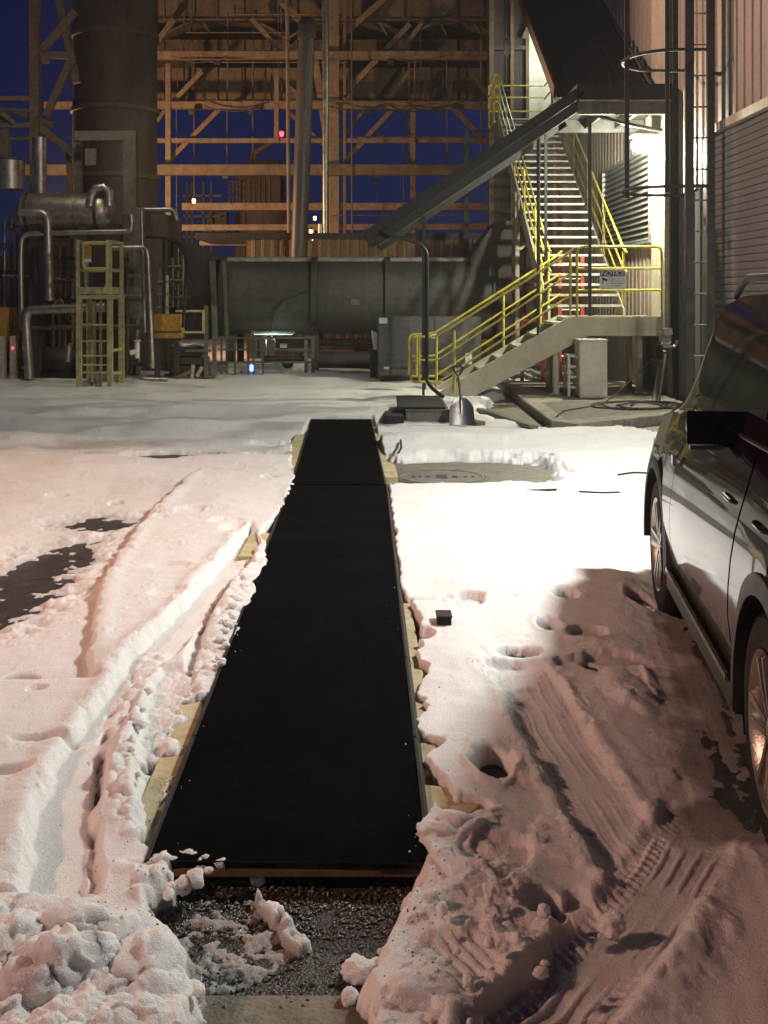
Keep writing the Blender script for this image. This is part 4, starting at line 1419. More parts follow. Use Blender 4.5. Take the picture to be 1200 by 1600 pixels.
# louvre on the wall behind the landing
t = thing('wall_louvre', 'slatted metal louvre in the wall behind the landing, lit by the lamp', 'louvre', (WX, 20, 3))
ya, yb, za, zb = 18.45, 22.3, 2.60, 4.10
for y in (ya - .05, yb + .0):
    MB().box(WX - .10, WX + .02, y, y + .05, za - .05, zb + .05).build('frame_side', M['galv'], t)
for z in (za - .05, zb + .002):
    MB().box(WX - .10, WX + .02, ya, yb, z, z + .048).build('frame_edge', M['galv'], t)
MB().box(WX - .045, WX - .04, ya, yb, za, zb).build('back_sheet', M['ink'], t)
for i in range(15):
    z = za + (zb - za) * i / 15
    MB().prism([(WX - .10, ya, z + .01), (WX - .095, ya, z + .02), (WX - .047, ya, z + .085), (WX - .047, ya, z + .075)], (0, yb - ya, 0)).build('slat', M['galv'], t)

# caged ladder
def caged_ladder():
    d = 14.75
    t = thing('caged_ladder', 'tall steel wall ladder with a safety cage between roller door and stairs', 'ladder', (4.2, d, 0))
    xa, xb = P(1077, 0, d).x, P(1110, 0, d).x
    for x, w in ((xa, .11), (xb, .10)):
        MB().box(x - w / 2, x + w / 2, d - .03, d + .03, .02, 9.5).build('side_rail', M['ladder'], t)
    z = .48
    while z < 9.3:
        MB().tube([(xa + .05, d - .0, z), (xb - .05, d - .0, z)], .012, 8).build('rung', M['galv'], t, smooth=True)
        z += .41
    cx, r = 3.93, .62
    cy = d + .72
    hoops = []
    for z in (3.13, 4.93, 6.7, 8.5):
        pts = []
        for k in range(17):
            a = math.pi * (0.0 + k / 16 * 1.0)
            pts.append(Vector((cx - math.sin(a) * r, cy - math.cos(a) * .70, z)))
        pts = [Vector((xb, d + .02, z))] + pts + [Vector((WX - .1, cy + .70, z))]
        MB().tube(pts, .024, 6).build('cage_hoop', M['ladder'], t)
    for a in (18, 90, 122):
        a = R(a)
        x, y = cx - math.sin(a) * (r - .04), cy - math.cos(a) * .66
        MB().box(x - .026, x + .026, y - .012, y + .012, 3.06, 9.4).build('cage_bar', M['ladder'], t)
    for z in (1.6, 4.6, 7.4):
        MB().bar((xb + .05, d, z), (WX, d, z), .05).build('stand_off', M['ladder'], t)
caged_ladder()

o = MB().tube(bend([(4.32, 17.05, 9.5), (4.32, 17.05, 1.03), (4.25, 16.95, .93)], .08), .055, 12).build('downspout', M['beige'], smooth=True)
tag(o, 'cream rainwater pipe running down the wall beside the lamp', 'downspout')

# tap, electrics and tools by the wall
t = thing('outdoor_socket', 'silver weatherproof socket box with black plug on the wall foot', 'socket box', (4.2, 16.5, .9))
c = P(1043, 526, 16.4)
MB().box(c.x - .10, c.x + .06, c.y, c.y + .12, c.z - .09, c.z + .09).build('box_body', M['silver'], t, bevel=.02)
MB().prism([(c.x - .12, c.y - .01, c.z - .02), (c.x - .10, c.y - .01, c.z + .11), (c.x + .06, c.y - .01, c.z + .13), (c.x + .07, c.y - .01, c.z + .03)], (0, -.03, 0)).build('flap_lid', M['silver'], t, bevel=.006)
MB().tube(bend([c + Vector((.05, 0, -.08)), c + Vector((-.02, 0, -.14)), c + Vector((.12, 0, -.15)), c + Vector((.14, 0, -.05))], .04), .022, 8).build('spout', M['silver'], t, smooth=True)
MB().box(c.x - .16, c.x - .06, c.y + .0, c.y + .10, c.z - .34, c.z - .12).build('plug', M['black'], t, bevel=.02)
t = thing('broom', 'thin pale broom leaning upright on the wall by the socket box', 'broom', (4.1, 16.4, 0))
MB().tube([P(1028, 640, 16.2), P(1040, 553, 16.3)], .016, 8).build('handle', M['beige'], t, smooth=True)
MB().box(P(1028, 640, 16.2).x - .12, P(1028, 640, 16.2).x + .05, 16.15, 16.25, .01, .1).build('broom_head', M['black'], t, bevel=.01)
o = MB().tube(bend([P(1037, 548, 16.5), P(1030, 585, 16.6), P(1024, 620, 16.5), P(1020, 640, 16.3)], .2), .04, 8).build('conduit', M['steelbrown'], smooth=True)
tag(o, 'brown flexible conduit hanging from the plug to the ground', 'conduit')
o = MB().box(WX - .1, WX - .05, 18.6, 20.4, .15, 1.04).build('timber_board', M['wood'], bevel=.005)
tag(o, 'brown timber panel on the wall foot under the landing', 'panel')

# cabinet and step rack under the landing
t = thing('metal_cabinet', 'cream upright metal cabinet standing on the pad under the landing', 'cabinet', (3.1, 17, .125))
d = 17.0
a, b = P(906, 533, d), P(949, 627, d)
MB().box(a.x, b.x, d, d + .5, .13, a.z).build('cabinet_body', M['white'], t, bevel=.008)
MB().box(a.x - .01, b.x + .01, d - .012, d + .51, a.z + .002, a.z + .025).build('cabinet_top', M['white'], t, bevel=.004)
MB().box(a.x + .012, b.x - .012, d - .010, d - .002, .34, a.z - .02).build('door', M['white'], t, bevel=.003)
MB().box(a.x + .012, b.x - .012, d - .010, d - .002, .15, .33).build('drawer', M['white'], t, bevel=.003)
t = thing('step_rack', 'small white open step rack left of the cream cabinet', 'rack', (2.85, 17.2, .125))
d = 17.25
xa, xb, zt = P(889, 0, d).x, P(904, 0, d).x, P(0, 556, d).z
for x in (xa, xb):
    MB().box(x - .02, x + .02, d, d + .04, .13, zt).build('upright', M['white'], t)
    MB().box(x - .02, x + .02, d + .36, d + .40, .13, zt).build('upright', M['white'], t)
for k in range(4):
    z = .25 + (zt - .27) * k / 3
    MB().box(xa - .02, xb + .02, d - .005, d + .405, z, z + .035).build('shelf', M['white'], t)

# cables on the pad
pts = []
for k in range(40):
    a = k * .55
    pts.append(Vector((3.35 + .55 * math.cos(a) * (1 - k * .006) + k * .012, 15.7 + .55 * math.sin(a * 1.02) + .12 * math.sin(k * .9), .138 + .008 * (k % 3))))
cable('cable', pts, .011, 'tangle of black extension cable loops on the raised pad')
cable('cable', [P(1020, 560, 17.2), P(985, 595, 17.0), P(960, 618, 16.6), P(940, 632, 16.0), Vector((2.4, 15.0, .14)), Vector((2.2, 14.3, .14))], .010, 'black cable sagging from the wall socket across the raised pad')
cable('cable', [Vector((4.2, 15.3, .02)), Vector((3.4, 14.6, .03)), Vector((2.5, 13.6, .03)), Vector((1.9, 13.7, .05))], .014, 'thick black cable along the near edge of the raised pad')

# fibreglass ladder seen through the stair treads
t = thing('fibreglass_ladder', 'orange fibreglass ladder standing upright behind the open stair treads', 'ladder', (3.2, 21, 0))
for x in (3.30, 3.72):
    MB().box(x - .035, x + .035, 21.0, 21.09, .05, 2.45).build('side_rail', M['orange'], t)
for k in range(8):
    MB().tube([(3.30, 21.04, .25 + k * .29), (3.72, 21.04, .25 + k * .29)], .016, 8).build('rung', M['galv'], t, smooth=True)
MB().box(3.27, 3.36, 20.985, 20.996, 1.5, 1.75).build('warning_label', M['amber'], t)
t = thing('red_barrel_rack', 'red steel frame beneath the stair landing, dark behind the post', 'frame', (2.6, 20, 0))
for x in (2.52, 2.9):
    MB().box(x - .03, x + .03, 20.4, 20.46, 0, 1.9).build('upright', M['redpaint'], t)
for z in (.6, 1.2, 1.85):
    MB().box(2.49, 2.93, 20.395, 20.465, z, z + .05).build('shelf', M['redpaint'], t)

# stair head: pale doorway wall lit by its own lamp
t = thing('stair_head_wall', 'pale lit wall panel at the head of the upper stair flight', 'wall', (3.6, YT + 1.9, ZT))
y = YT + 2.6
MB().box(3.74, 4.44, y, y + .1, 0, ZT + 5.5).build('wall_sheet', M['rollslat'], t)
MB().box(3.80, 4.40, y - .03, y - .004, ZT, ZT + 2.9).build('door_leaf', M['white'], t)
for k in range(8):
    MB().box(3.74, 4.44, y - .06, y - .031, ZT - .3 - k * .5, ZT - .22 - k * .5).build('rail', M['steeldark'], t)
t = thing('stair_head_lamp', 'small lamp lighting the stair head under the upper roof', 'lamp', (4.02, 28.0, 8.1))
MB().box(3.87, 4.17, 27.9, 28.1, 8.12, 8.22).build('housing', M['galv'], t)
MB().box(3.89, 4.15, 27.92, 28.08, 8.10, 8.118).build('tube', M['tube_glow'], t)
MB().bar((4.02, 28.0, 8.2), (4.44, 28.0, 8.5), .03).build('drop_rod', M['steeldark'], t)
# ------------------------------------------------------------------ the plant across the yard
def beam(px0, py0, px1, py1, d, w, m, name, parent, d1=None, depth=None):
    d1 = d if d1 is None else d1
    return MB().bar(P(px0, py0, d), P(px1, py1, d1), S(w, d) if abs(px0 - px1) < abs(py0 - py1) else (depth or S(w, d)), S(w, d) if abs(px0 - px1) >= abs(py0 - py1) else (depth or S(w, d)), up=(0, 0, 1)).build(name, m, parent)

def strut(px0, py0, px1, py1, d, w, m, name, parent, d1=None):
    """bar of w pixels across, any direction in the frame's plane"""
    return MB().bar(P(px0, py0, d), P(px1, py1, d1 or d), S(w, d), S(w, d), up=(0, 1, 0)).build(name, m, parent)

# steel frame of the big structure behind
def big_frame():
    d = 34.0
    t = thing('process_structure', 'tall brown steel frame with diagonal braces carrying the overhead condenser deck', 'steel structure', (-2, d, 0))
    TN, BR, DK = M['steeltan'], M['steelbrown'], M['steeldark']
    # horizontals (left px, right px, row, height px)
    strut(70, 165, 772, 165, d, 11, TN, 'bottom_chord', t)
    strut(240, 87, 772, 87, d - .3, 12, TN, 'main_pipe_beam', t)
    strut(240, 220, 772, 220, d, 7, TN, 'rail_beam', t)
    strut(-30, 266, 772, 266, d - .6, 16, M['steelbrown'], 'rack_beam', t)
    strut(290, 258, 700, 258, d - .62, 3, TN, 'beam_flange', t)
    strut(285, 323, 772, 323, d, 11, TN, 'rack_beam', t)
    strut(285, 356, 772, 354, d, 9, TN, 'rack_beam', t)
    strut(312, 380, 395, 380, d - 1, 7, TN, 'short_beam', t)
    # columns
    for px, w, y0, y1 in ((263, 8, 100, 590), (645, 8, 165, 590), (522, 16, -200, 590), (432, 7, 110, 222), (538, 5, -200, 590), (775, 8, -200, 590)):
        strut(px, y0, px, y1, d - .05, w, TN, 'column', t)
    # diagonals of the front plane
    for a in ((263, 252, 348, 166, 7), (538, 252, 618, 166, 7), (535, 215, 572, 168, 5), (706, 166, 757, 220, 7), (522, 165, 640, 38, 8), (528, 62, 606, -6, 9), (393, 30, 448, 90, 7), (442, 168, 510, 230, 6),
              (247, 65, 272, 30, 8), (270, 160, 316, 112, 7), (620, 90, 660, 35, 7), (422, 110, 470, 152, 6), (640, 110, 600, 165, 6), (735, 110, 770, 160, 6), (245, 190, 262, 168, 6), (486, 52, 513, 230, 11), (436, 0, 470, 34, 9)):
        strut(*a[:4], d + .25, a[4], TN if a[4] > 6 else BR, 'brace', t)
    # overhead deck: girders with flanges one behind another
    for k, (y0, y1, dd) in enumerate(((-60, 30, 35.0), (106, 158, 35.4), (62, 82, 36.4), (-140, -70, 34.6))):
        a, b = P(236, y0, dd), P(775, y1, dd)
        MB().box(a.x, b.x, dd, dd + .12, b.z, a.z).build('girder_web', BR, t)
        MB().box(a.x, b.x, dd - .10, dd + .22, b.z - .06, b.z - .003).build('girder_flange', TN if k == 1 else BR, t)
        for j in range(13):
            x = a.x + (b.x - a.x) * (j + .5) / 13
            MB().box(x - .02, x + .02, dd - .09, dd - .002, b.z, a.z).build('stiffener', BR, t)
    # curved shells under the deck
    for k, (px0, px1, yb, yt, dd) in enumerate(((245, 452, 66, 26, 35.9), (452, 640, 60, 30, 35.9), (640, 775, 62, 32, 35.9), (245, 425, 134, 108, 36.2), (425, 600, 130, 105, 36.2), (600, 775, 134, 106, 36.2))):
        n = 12
        a, b = P(px0, yb, dd), P(px1, yb, dd)
        rise = S(yb - yt, dd)
        poly = []
        for j in range(n + 1):
            u = j / n
            poly.append((a.x + (b.x - a.x) * u, a.z + rise * math.sin(math.pi * u) ** .8))
        vs, fs = [], []
        for x, z in poly:
            vs += [(x, dd, z), (x, dd + 3.5, z + .1), (x, dd, z + .07), (x, dd + 3.5, z + .17)]
        for j in range(n):
            q = 4 * j
            fs += [(q, q + 4, q + 5, q + 1), (q + 2, q + 3, q + 7, q + 6), (q, q + 2, q + 6, q + 4)]
        MB().add(vs, fs).build('deck_shell', BR, t)
        MB().add([(x, dd - .02, z - .01) for x, z in poly] + [(x, dd - .02, z + .06) for x, z in poly], [(j, j + 1, n + 2 + j, n + 1 + j) for j in range(n)]).build('shell_rim', TN, t)
        for j in (4, 9):
            x, z = poly[j]
            MB().bar((x, dd - .05, z + .02), (x + .25, dd - .05, z - .38), .05).build('hanger', TN, t)
    a, b = P(200, -160, 41), P(800, 160, 41)
    MB().box(a.x, b.x, 40.5, 41, b.z, a.z).build('deck_back_plate', BR, t)
    MB().box(a.x, b.x, 35.2, 40.4, a.z - .3, a.z).build('deck_top_plate', DK, t)
big_frame()

# small pipes, cables and lamp fittings threaded through the structure
def frame_clutter():
    t = bpy.data.objects['process_structure']
    rs = random.Random(21)
    for k in range(16):
        px = rs.choice([rs.uniform(275, 440), rs.uniform(560, 760)])
        y0, y1 = rs.choice([(-60, 165), (20, 265), (165, 355), (87, 322)])
        d = rs.uniform(34.6, 35.0)
        MB().tube([P(px, y0, d), P(px + rs.uniform(-2, 2), y1, d)], S(rs.uniform(1.2, 3), d) / 2, 8).build('pipe_run', M['steelbrown'] if k % 3 else M['steeltan'], t, smooth=True)
    for k in range(9):
        py = rs.choice([24, 50, 95, 100, 160, 213, 274, 312, 334])  + rs.uniform(-3, 3)
        x0 = rs.uniform(245, 600)
        x1 = x0 + rs.uniform(90, 220)
        d = rs.uniform(33.5, 33.7)
        MB().tube([P(x0, py, d), P(x1, py + rs.uniform(-1, 1), d)], S(rs.uniform(1.5, 3.2), d) / 2, 8).build('pipe_run', M['steelbrown'], t, smooth=True)
    for k in range(7):
        x0, py = rs.uniform(250, 690), rs.choice([30, 87, 165, 165, 258])
        q = [P(x0 + j * 18, py + 9 * math.sin(j / 5 * math.pi) * rs.uniform(.7, 1.3), 33.6) for j in range(6)]
        MB().tube(q, .022, 6).build('cable', M['steeldark'], t, smooth=True)
    for px, py in ((300, 172), (392, 172), (575, 172), (690, 172), (352, 272), (590, 272), (735, 272), (340, 94), (610, 94)):
        a = P(px, py, 33.6)
        MB().box(a.x - .10, a.x + .10, a.y - .06, a.y + .06, a.z - .14, a.z + .04).build('lamp_fitting', M['steeldark'], t, bevel=.02)
frame_clutter()

def pipe(name, pts, wpx, m, label, cat='pipe', group=None, r=.18, flanges=()):
    d = pts[0][2]
    v = bend([P(*p) for p in pts], r, 6)
    rad = S(wpx, d) / 2
    if not flanges:
        return tag(MB().tube(v, rad, 14).build(name, m, smooth=True), label, cat, group)
    t = thing(name, label, cat, tuple(v[0]), group)
    MB().tube(v, rad, 14).build('pipe_run', m, t, smooth=True)
    for q in flanges:
        a = P(*q[:3])
        ax = q[3]
        if ax == 'z':
            MB().lathe([(rad * 1.3, -.03), (rad * 1.3, .03)], 16, tuple(a)).build('flange', m, t)
        else:
            MB().lathe([(rad * 1.3, -.03), (rad * 1.3, .03)], 16, tuple(a), axis='x').build('flange', m, t)
    return t

# pipes and poles rising through the middle
M['pipegrey'] = mat('dull_grey_pipe', (0.15, 0.13, 0.11), 0.5, 0.3, scale=2, second=(0.085, 0.072, 0.065), stretch=(1, 1, .3))
t = thing('vent_pipe', 'thick grey vertical vent pipe with a capped top in front of the steel frame', 'pipe', tuple(P(470, 400, 28)))
a, b = P(466, 420, 28), P(479, 62, 28)
MB().tube([a, b], S(26, 28) / 2, 18).build('pipe_run', M['pipegrey'], t, smooth=True)
MB().tube([b, b + Vector((0, 0, .04)), b + Vector((.02, 0, .40)), b + Vector((.02, 0, .50)), b + Vector((.02, 0, .56))], [S(29, 28) / 2, S(30, 28) / 2, S(30, 28) / 2, S(24, 28) / 2, S(8, 28) / 2], 18).build('cap', M['steeldark'], t, smooth=True)
pipe('thin_pole', [(448, -60, 30), (452, 420, 30)], 6, M['steeltan'], 'thin tan pole standing left of the thick vent pipe', 'pole')
pipe('riser_pipe', [(508, -60, 29.5), (509, 420, 29.5)], 10, M['silver'], 'shiny vertical riser pipe just right of the thick vent pipe')
pipe('riser_pipe', [(501, 350, 29), (501, 420, 29)], 9, M['silver'], 'short shiny pipe stub beside the riser pipe foot')
pipe('thin_pole', [(549, -60, 33.2), (550, 380, 33.2)], 2.5, M['steelbrown'], 'very thin dark wire hanging right of the tan columns', 'pole')

# process units far behind
t = thing('cooling_unit', 'brown box shaped process unit with a vented top far behind the pipe rack', 'process unit', tuple(P(405, 380, 44)))
d = 44.0
a, b = P(368, 275, d), P(438, 420, d)
MB().box(a.x, b.x, d, d + 2, 0, a.z).build('unit_body', M['steelbrown'], t)
a, b = P(385, 248, d), P(435, 275, d)
MB().box(a.x, b.x, d + .3, d + 1.6, b.z, a.z).build('vent_head', M['steeldark'], t)
for k in range(6):
    x = P(380 + k * 8, 0, d).x
    MB().box(x, x + .07, d - .08, d - .002, P(0, 400, d).z, P(0, 278, d).z).build('rib', M['steeltan'], t)
for px in (358, 364, 370):
    strut(px, 284, px, 330, d - .6, 2, M['steeltan'], 'rail_post', t)
for py in (284, 296, 308):
    strut(356, py, 376, py, d - .6, 2, M['steeltan'], 'guard_rail', t)
pipe('bent_duct', [(395, 250, 43.2), (396, 240, 43.2), (432, 217, 43.2), (440, 214, 43.2)], 9, M['steeltan'], 'tan bent duct leaving the top of the far process unit', 'duct')
t = thing('valve_platform', 'small lattice platform with pipework far behind on the left of the process unit', 'platform', tuple(P(310, 400, 42)))
d = 42.0
for px in (292, 300, 318, 330):
    strut(px, 285, px, 420, d, 3, M['steelbrown'], 'upright', t)
for py in (306, 338, 352, 370):
    strut(286, py, 345, py, d, 3, M['steeltan'], 'rail', t)
for q in ((292, 338, 318, 306), (300, 306, 318, 338), (318, 370, 330, 338)):
    strut(*q, d + .1, 2, M['steelbrown'], 'brace', t)
a, b = P(322, 330, d), P(352, 362, d)
MB().box(a.x, b.x, d + .3, d + 1, b.z, a.z).build('tank', M['steelbrown'], t)
a, b = P(390, 330, 43), P(450, 420, 43)
o = MB().box(a.x, b.x, 42.5, 43.4, 0, a.z).build('far_tank_house', M['steelbrown'])
tag(o, 'brown low building behind the pipes, below the far process unit', 'building')

# tan parapet shed behind the duct
t = thing('low_shed', 'long low shed of ribbed tan sheet behind the big duct', 'shed', tuple(P(560, 400, 28.6)))
d = 28.6
a, b = P(385, 374, d), P(768, 402, d)
n = 26
for i in range(n):
    x0 = a.x + (b.x - a.x) * i / n
    x1 = a.x + (b.x - a.x) * (i + 1) / n
    w = x1 - x0
    MB().prism([(x0 + .004, d + .06, 0), (x0 + .004, d, 0), (x0 + w * .55, d, 0), (x0 + w * .62, d - .04, 0), (x0 + w * .92, d - .04, 0), (x1 - .004, d, 0), (x1 - .004, d + .06, 0)], (0, 0, a.z)).build('ribbed_sheet', M['parapet'], t)
MB().box(a.x - 1.3, b.x, d - .08, d + 3, a.z + .002, a.z + .16).build('roof_edge', M['steeldark'], t)

M['dimsnow'] = mat('dimmed_snow', (0.38, 0.36, 0.34), 0.8, scale=6, second=(0.24, 0.22, 0.20), bump=0.4)  # snow with shade put into its colour, to tone down the lamplit top
# the big duct lying across the yard
def duct():
    d = 23.4
    t = thing('flue_duct', 'huge grey duct lying across the back of the yard with snow on top', 'duct', tuple(P(560, 560, d)))
    zt, zb = P(0, 402, d).z, P(0, 526, d).z
    dep = 2.3
    def sec(inset, rise=0.0):
        q = []
        hz, hy, zm = (zt - zb) / 2 - inset, dep / 2 - inset, (zt + zb) / 2
        for k in range(36):
            a = 2 * math.pi * k / 36
            ca, sa = math.cos(a), math.sin(a)
            q.append((dep / 2 + hy * math.copysign(abs(ca) ** .72, ca), zm + hz * math.copysign(abs(sa) ** .66, sa)))
        return q
    def seg(x0, x1, inset, nm, m):
        return MB().prism([(x0, d + y, z) for y, z in sec(inset)], (x1 - x0, 0, 0)).build(nm, m, t, smooth=True)
    xs = [P(q, 0, d).x for q in (345, 490, 606, 775)]
    for i in range(3):
        seg(xs[i] + .05, xs[i + 1] - .05, .02, 'duct_section', M['duct'])
    for x in xs:
        seg(x - .055, x + .055, -.05, 'flange', M['duct'])
    # pale vertical stiffeners at the left end
    for px, w in ((332, 9), (350, 5)):
        a, b = P(px, 408, d - .1), P(px + 5, 530, d - .1)
        MB().bar(a, b, S(w, d), .08, up=(0, 1, 0)).build('stiffener', M['olive'], t)
    # tapering transition to the left, rising
    pl = [P(268, 370, d + .4), P(330, 402, d), P(334, 530, d), P(275, 530, d + .4)]
    MB().prism(pl, (0, 2.2, 0)).build('transition_piece', M['duct'], t, bevel=.02)
    pr = [P(775, 345, d + .2), P(735, 402, d + .2), P(735, 530, d + .2), P(800, 530, d + .2), P(800, 345, d + .2)]
    MB().prism(pr, (0, 2.0, 0)).build('uptake_piece', M['brick'], t, bevel=.02)
    # snow lying along the top
    nx = 60
    vs, fs = [], []
    for i in range(nx + 1):
        x = xs[0] + (xs[3] - xs[0]) * i / nx
        for j in range(9):
            u = j / 8
            y = d + .45 + (dep - .9) * u
            vs.append((x, y, zt - .05 + .09 * math.sin(math.pi * u) ** .5 * (1 + .35 * perlin(np.array([x * 1.7]), np.array([y * 2.0]))[0]) - (.16 if j in (0, 8) else 0)))
    for i in range(nx):
        for j in range(8):
            q = i * 9 + j
            fs.append((q, q + 9, q + 10, q + 1))
    MB().add(vs, fs).build('snow_cap', M['dimsnow'], t, smooth=True)
    # rivet rows, seams and a plate on the duct
    mb = MB()
    for x in xs[:3]:
        for q in range(9):
            for s_ in (-.035, .035):
                z = zb + .15 + (zt - .6 - zb) * q / 8
                mb.box(x + s_ - .012, x + s_ + .012, d + .0, d + .5, z - .012, z + .012)
    mb.build('bolt_rows', M['steeldark'], t)['kind'] = 'stuff'
    for i in range(3):
        z = zb + (zt - zb) * .48
        MB().box(xs[i] + .07, xs[i + 1] - .07, d + .006, d + .10, z - .02, z + .02).build('seam_strip', M['duct'], t)
    a = P(560, 470, d)
    MB().box(a.x - .16, a.x + .02, d + .004, d + .018, a.z - .09, a.z + .03).build('label_plate', M['duskyband'], t)
    MB().tube(bend([P(480, 455, d - .08), P(440, 470, d - .08), P(425, 500, d - .08), P(424, 560, d - .08)], .3), .02, 8).build('conduit', M['steeldark'], t, smooth=True)
    # cradle legs
    for px in (358, 412, 492, 600, 700):
        a = P(px, 527, d)
        MB().box(a.x - .07, a.x + .07, d + .2, d + .34, 0, zb + .02).build('leg', M['steeldark'], t)
        MB().box(a.x - .07, a.x + .07, d + 1.8, d + 1.94, 0, zb + .02).build('leg', M['steeldark'], t)
duct()

# machinery under the duct
t = thing('pump_skid', 'grey green pump skid with railing beneath the big duct', 'pump skid', tuple(P(415, 585, 22.6)))
d = 22.6
for px in (346, 354, 367, 388, 396, 411, 478, 489):
    strut(px, 525, px, 586, d, 3 if px < 470 else 5, M['olive'], 'upright', t)
for py in (528, 546, 566):
    strut(340, py, 490, py, d - .05, 3, M['olive'], 'rail', t)
a, b = P(352, 568, d + .4), P(490, 584, d + .4)
MB().box(a.x, b.x, d + .45, d + .9, .02, a.z).build('base_cabinet', M['white'], t, bevel=.01)
for px in (393, 405, 419):
    a, b = P(px, 530, d + .3), P(px + 10, 560, d + .3)
    MB().box(a.x, b.x, d + .3, d + .5, b.z, a.z).build('control_box', M['olive'], t, bevel=.01)
a = P(443, 540, d + .2)
MB().box(a.x - .07, a.x + .07, d + .18, d + .22, a.z - .04, a.z + .04).build('label_plate', M['label'], t)
MB().lathe([(.001, -.12), (.12, -.12), (.12, .12), (.001, .12)], 18, tuple(P(450, 566, d + .2)), axis='y').build('pump_wheel', M['black'], t, smooth=True)
a = P(393, 575, d - .08)
MB().box(a.x - .03, a.x + .03, d - .10, d - .06, a.z - .06, a.z + .06).build('indicator_light', M['blue_glow'], t)
MB().tube([P(412, 560, d + .1), P(478, 560, d + .1)], .06, 10).build('pipe_run', M['steeldark'], t, smooth=True)
t = thing('strip_lamp', 'dim greenish strip lamp under the duct above the pump skid', 'lamp', (-2.3, 23.3, .86))
MB().box(-2.75, -1.85, 23.25, 23.33, .88, .93).build('housing', M['galv'], t)
MB().box(-2.7, -1.9, 23.26, 23.32, .862, .879).build('tube', M['tube_glow'], t)
pipe('low_pipe', [(497, 562, 23.0), (585, 563, 23.0)], 26, M['steeldark'], 'fat dark pipe lying on the ground beneath the big duct')
t = thing('small_pipe_rack', 'rust brown rack of small pipes under the duct, between leg and grey enclosure', 'pipe rack', tuple(P(545, 545, 24.6)))  # pipes and uprights all in one rust brown material
for py in (533, 541, 549):
    MB().tube([P(420, py, 24.6), P(590, py, 24.6)], .05, 8).build('pipe_run', M['rust'], t, smooth=True)
for px in (430, 470, 520, 560):
    strut(px, 528, px, 580, 24.7, 4, M['rust'], 'upright', t)

# grey electrical enclosure
t = thing('electrical_enclosure', 'large flat grey electrical enclosure with white labels by the stair foot', 'enclosure', tuple(P(668, 594, 20.6)))
d = 20.6
a, b = P(590, 495, d), P(752, 588, d)
MB().box(a.x, b.x, d, d + .9, b.z, a.z).build('enclosure_body', M['greybox'], t, bevel=.012)
mid = (a.x * .45 + b.x * .55)
for x0, x1 in ((a.x + .03, mid - .01), (mid + .01, b.x - .03)):
    MB().box(x0, x1, d - .016, d - .002, b.z + .16, a.z - .03).build('door', M['greybox'], t, bevel=.004)
MB().box(a.x + .02, b.x - .02, d - .03, d - .002, b.z + .02, b.z + .13).build('base_rail', M['duskyband'], t)
for px, py, w, h in ((599, 501, 13, 9), (677, 524, 9, 9), (648, 532, 14, 12), (604, 575, 9, 4), (732, 560, 10, 18)):
    q = P(px, py, d)
    MB().box(q.x - S(w, d) / 2, q.x + S(w, d) / 2, d - .022, d - .0165, q.z - S(h, d) / 2, q.z + S(h, d) / 2).build('label_plate', M['label'] if w != 14 else M['duskyband'], t)
MB().box(a.x + .05, b.x - .05, d + .05, d + .85, .0, b.z - .002).build('plinth', M['steeldark'], t)
o = MB().prism([P(580, 516, 20.9), P(589, 520, 20.9), P(590, 546, 20.9), P(583, 546, 20.9)], (0, .02, 0)).build('paper_sheet', M['label'])
tag(o, 'torn white sheet hanging at the left edge of the grey enclosure', 'sheet')
a, b = P(578, 546, 21.0), P(592, 594, 21.0)
o = MB().box(a.x, b.x, 21.0, 21.5, 0, a.z).build('transformer_box', M['steeldark'], bevel=.02)
tag(o, 'small black box standing left of the grey enclosure', 'box')

# dark clad tower beside the stairs
def tower():
    d = 29.6
    t = thing('clad_tower', 'dark brown clad steel tower rising behind the yellow stairs', 'tower', tuple(P(815, 590, d)))
    for i in range(7):
        a, b = P(770 + i * 14, -300, d), P(770 + (i + 1) * 14, 600, d)
        MB().box(a.x + .004, b.x - .004, d + (.03 if i % 2 else .0), d + 1.6, 0, a.z if i < 4 else P(0, 290, d).z).build('cladding_panel', M['brick'], t)
    for px, w in ((768, 7), (800, 5), (824, 5)):
        a, b = P(px, -300, d - .2), P(px, 600, d - .2)
        MB().box(a.x - S(w, d) / 2, a.x + S(w, d) / 2, d - .25, d - .1, 0, a.z).build('column', M['steelbrown'], t)
    for py in (75, 330, 460):
        strut(766, py, 826, py, d - .17, 6, M['steeldark'], 'girt', t)
    strut(818, 60, 840, 5, d - .3, 6, M['steelbrown'], 'brace', t)
tower()
pipe('light_pole', [(808, 300, 22.4), (808, 605, 22.4)], 8, M['beige'], 'pale pole with bright patches in front of the dark tower', 'pole')
pipe('light_pole', [(790, -40, 25.5), (791, 130, 25.5)], 3, M['galv'], 'thin shiny rod at the upper corner of the dark tower', 'pole')
t = thing('tower_ladder_gate', 'dim brown bracket sticking out right of the pale pole', 'bracket', tuple(P(820, 380, 22.4)))
strut(812, 390, 832, 372, 22.4, 4, M['beige'], 'arm', t)
a = P(792, 60, 23.8)
o = MB().box(a.x - .06, a.x + .06, 23.8, 23.95, P(0, 84, 23.8).z, P(0, 58, 23.8).z).build('meter_box', M['beige'], bevel=.01)
tag(o, 'small pale meter box high on the dark tower', 'box')

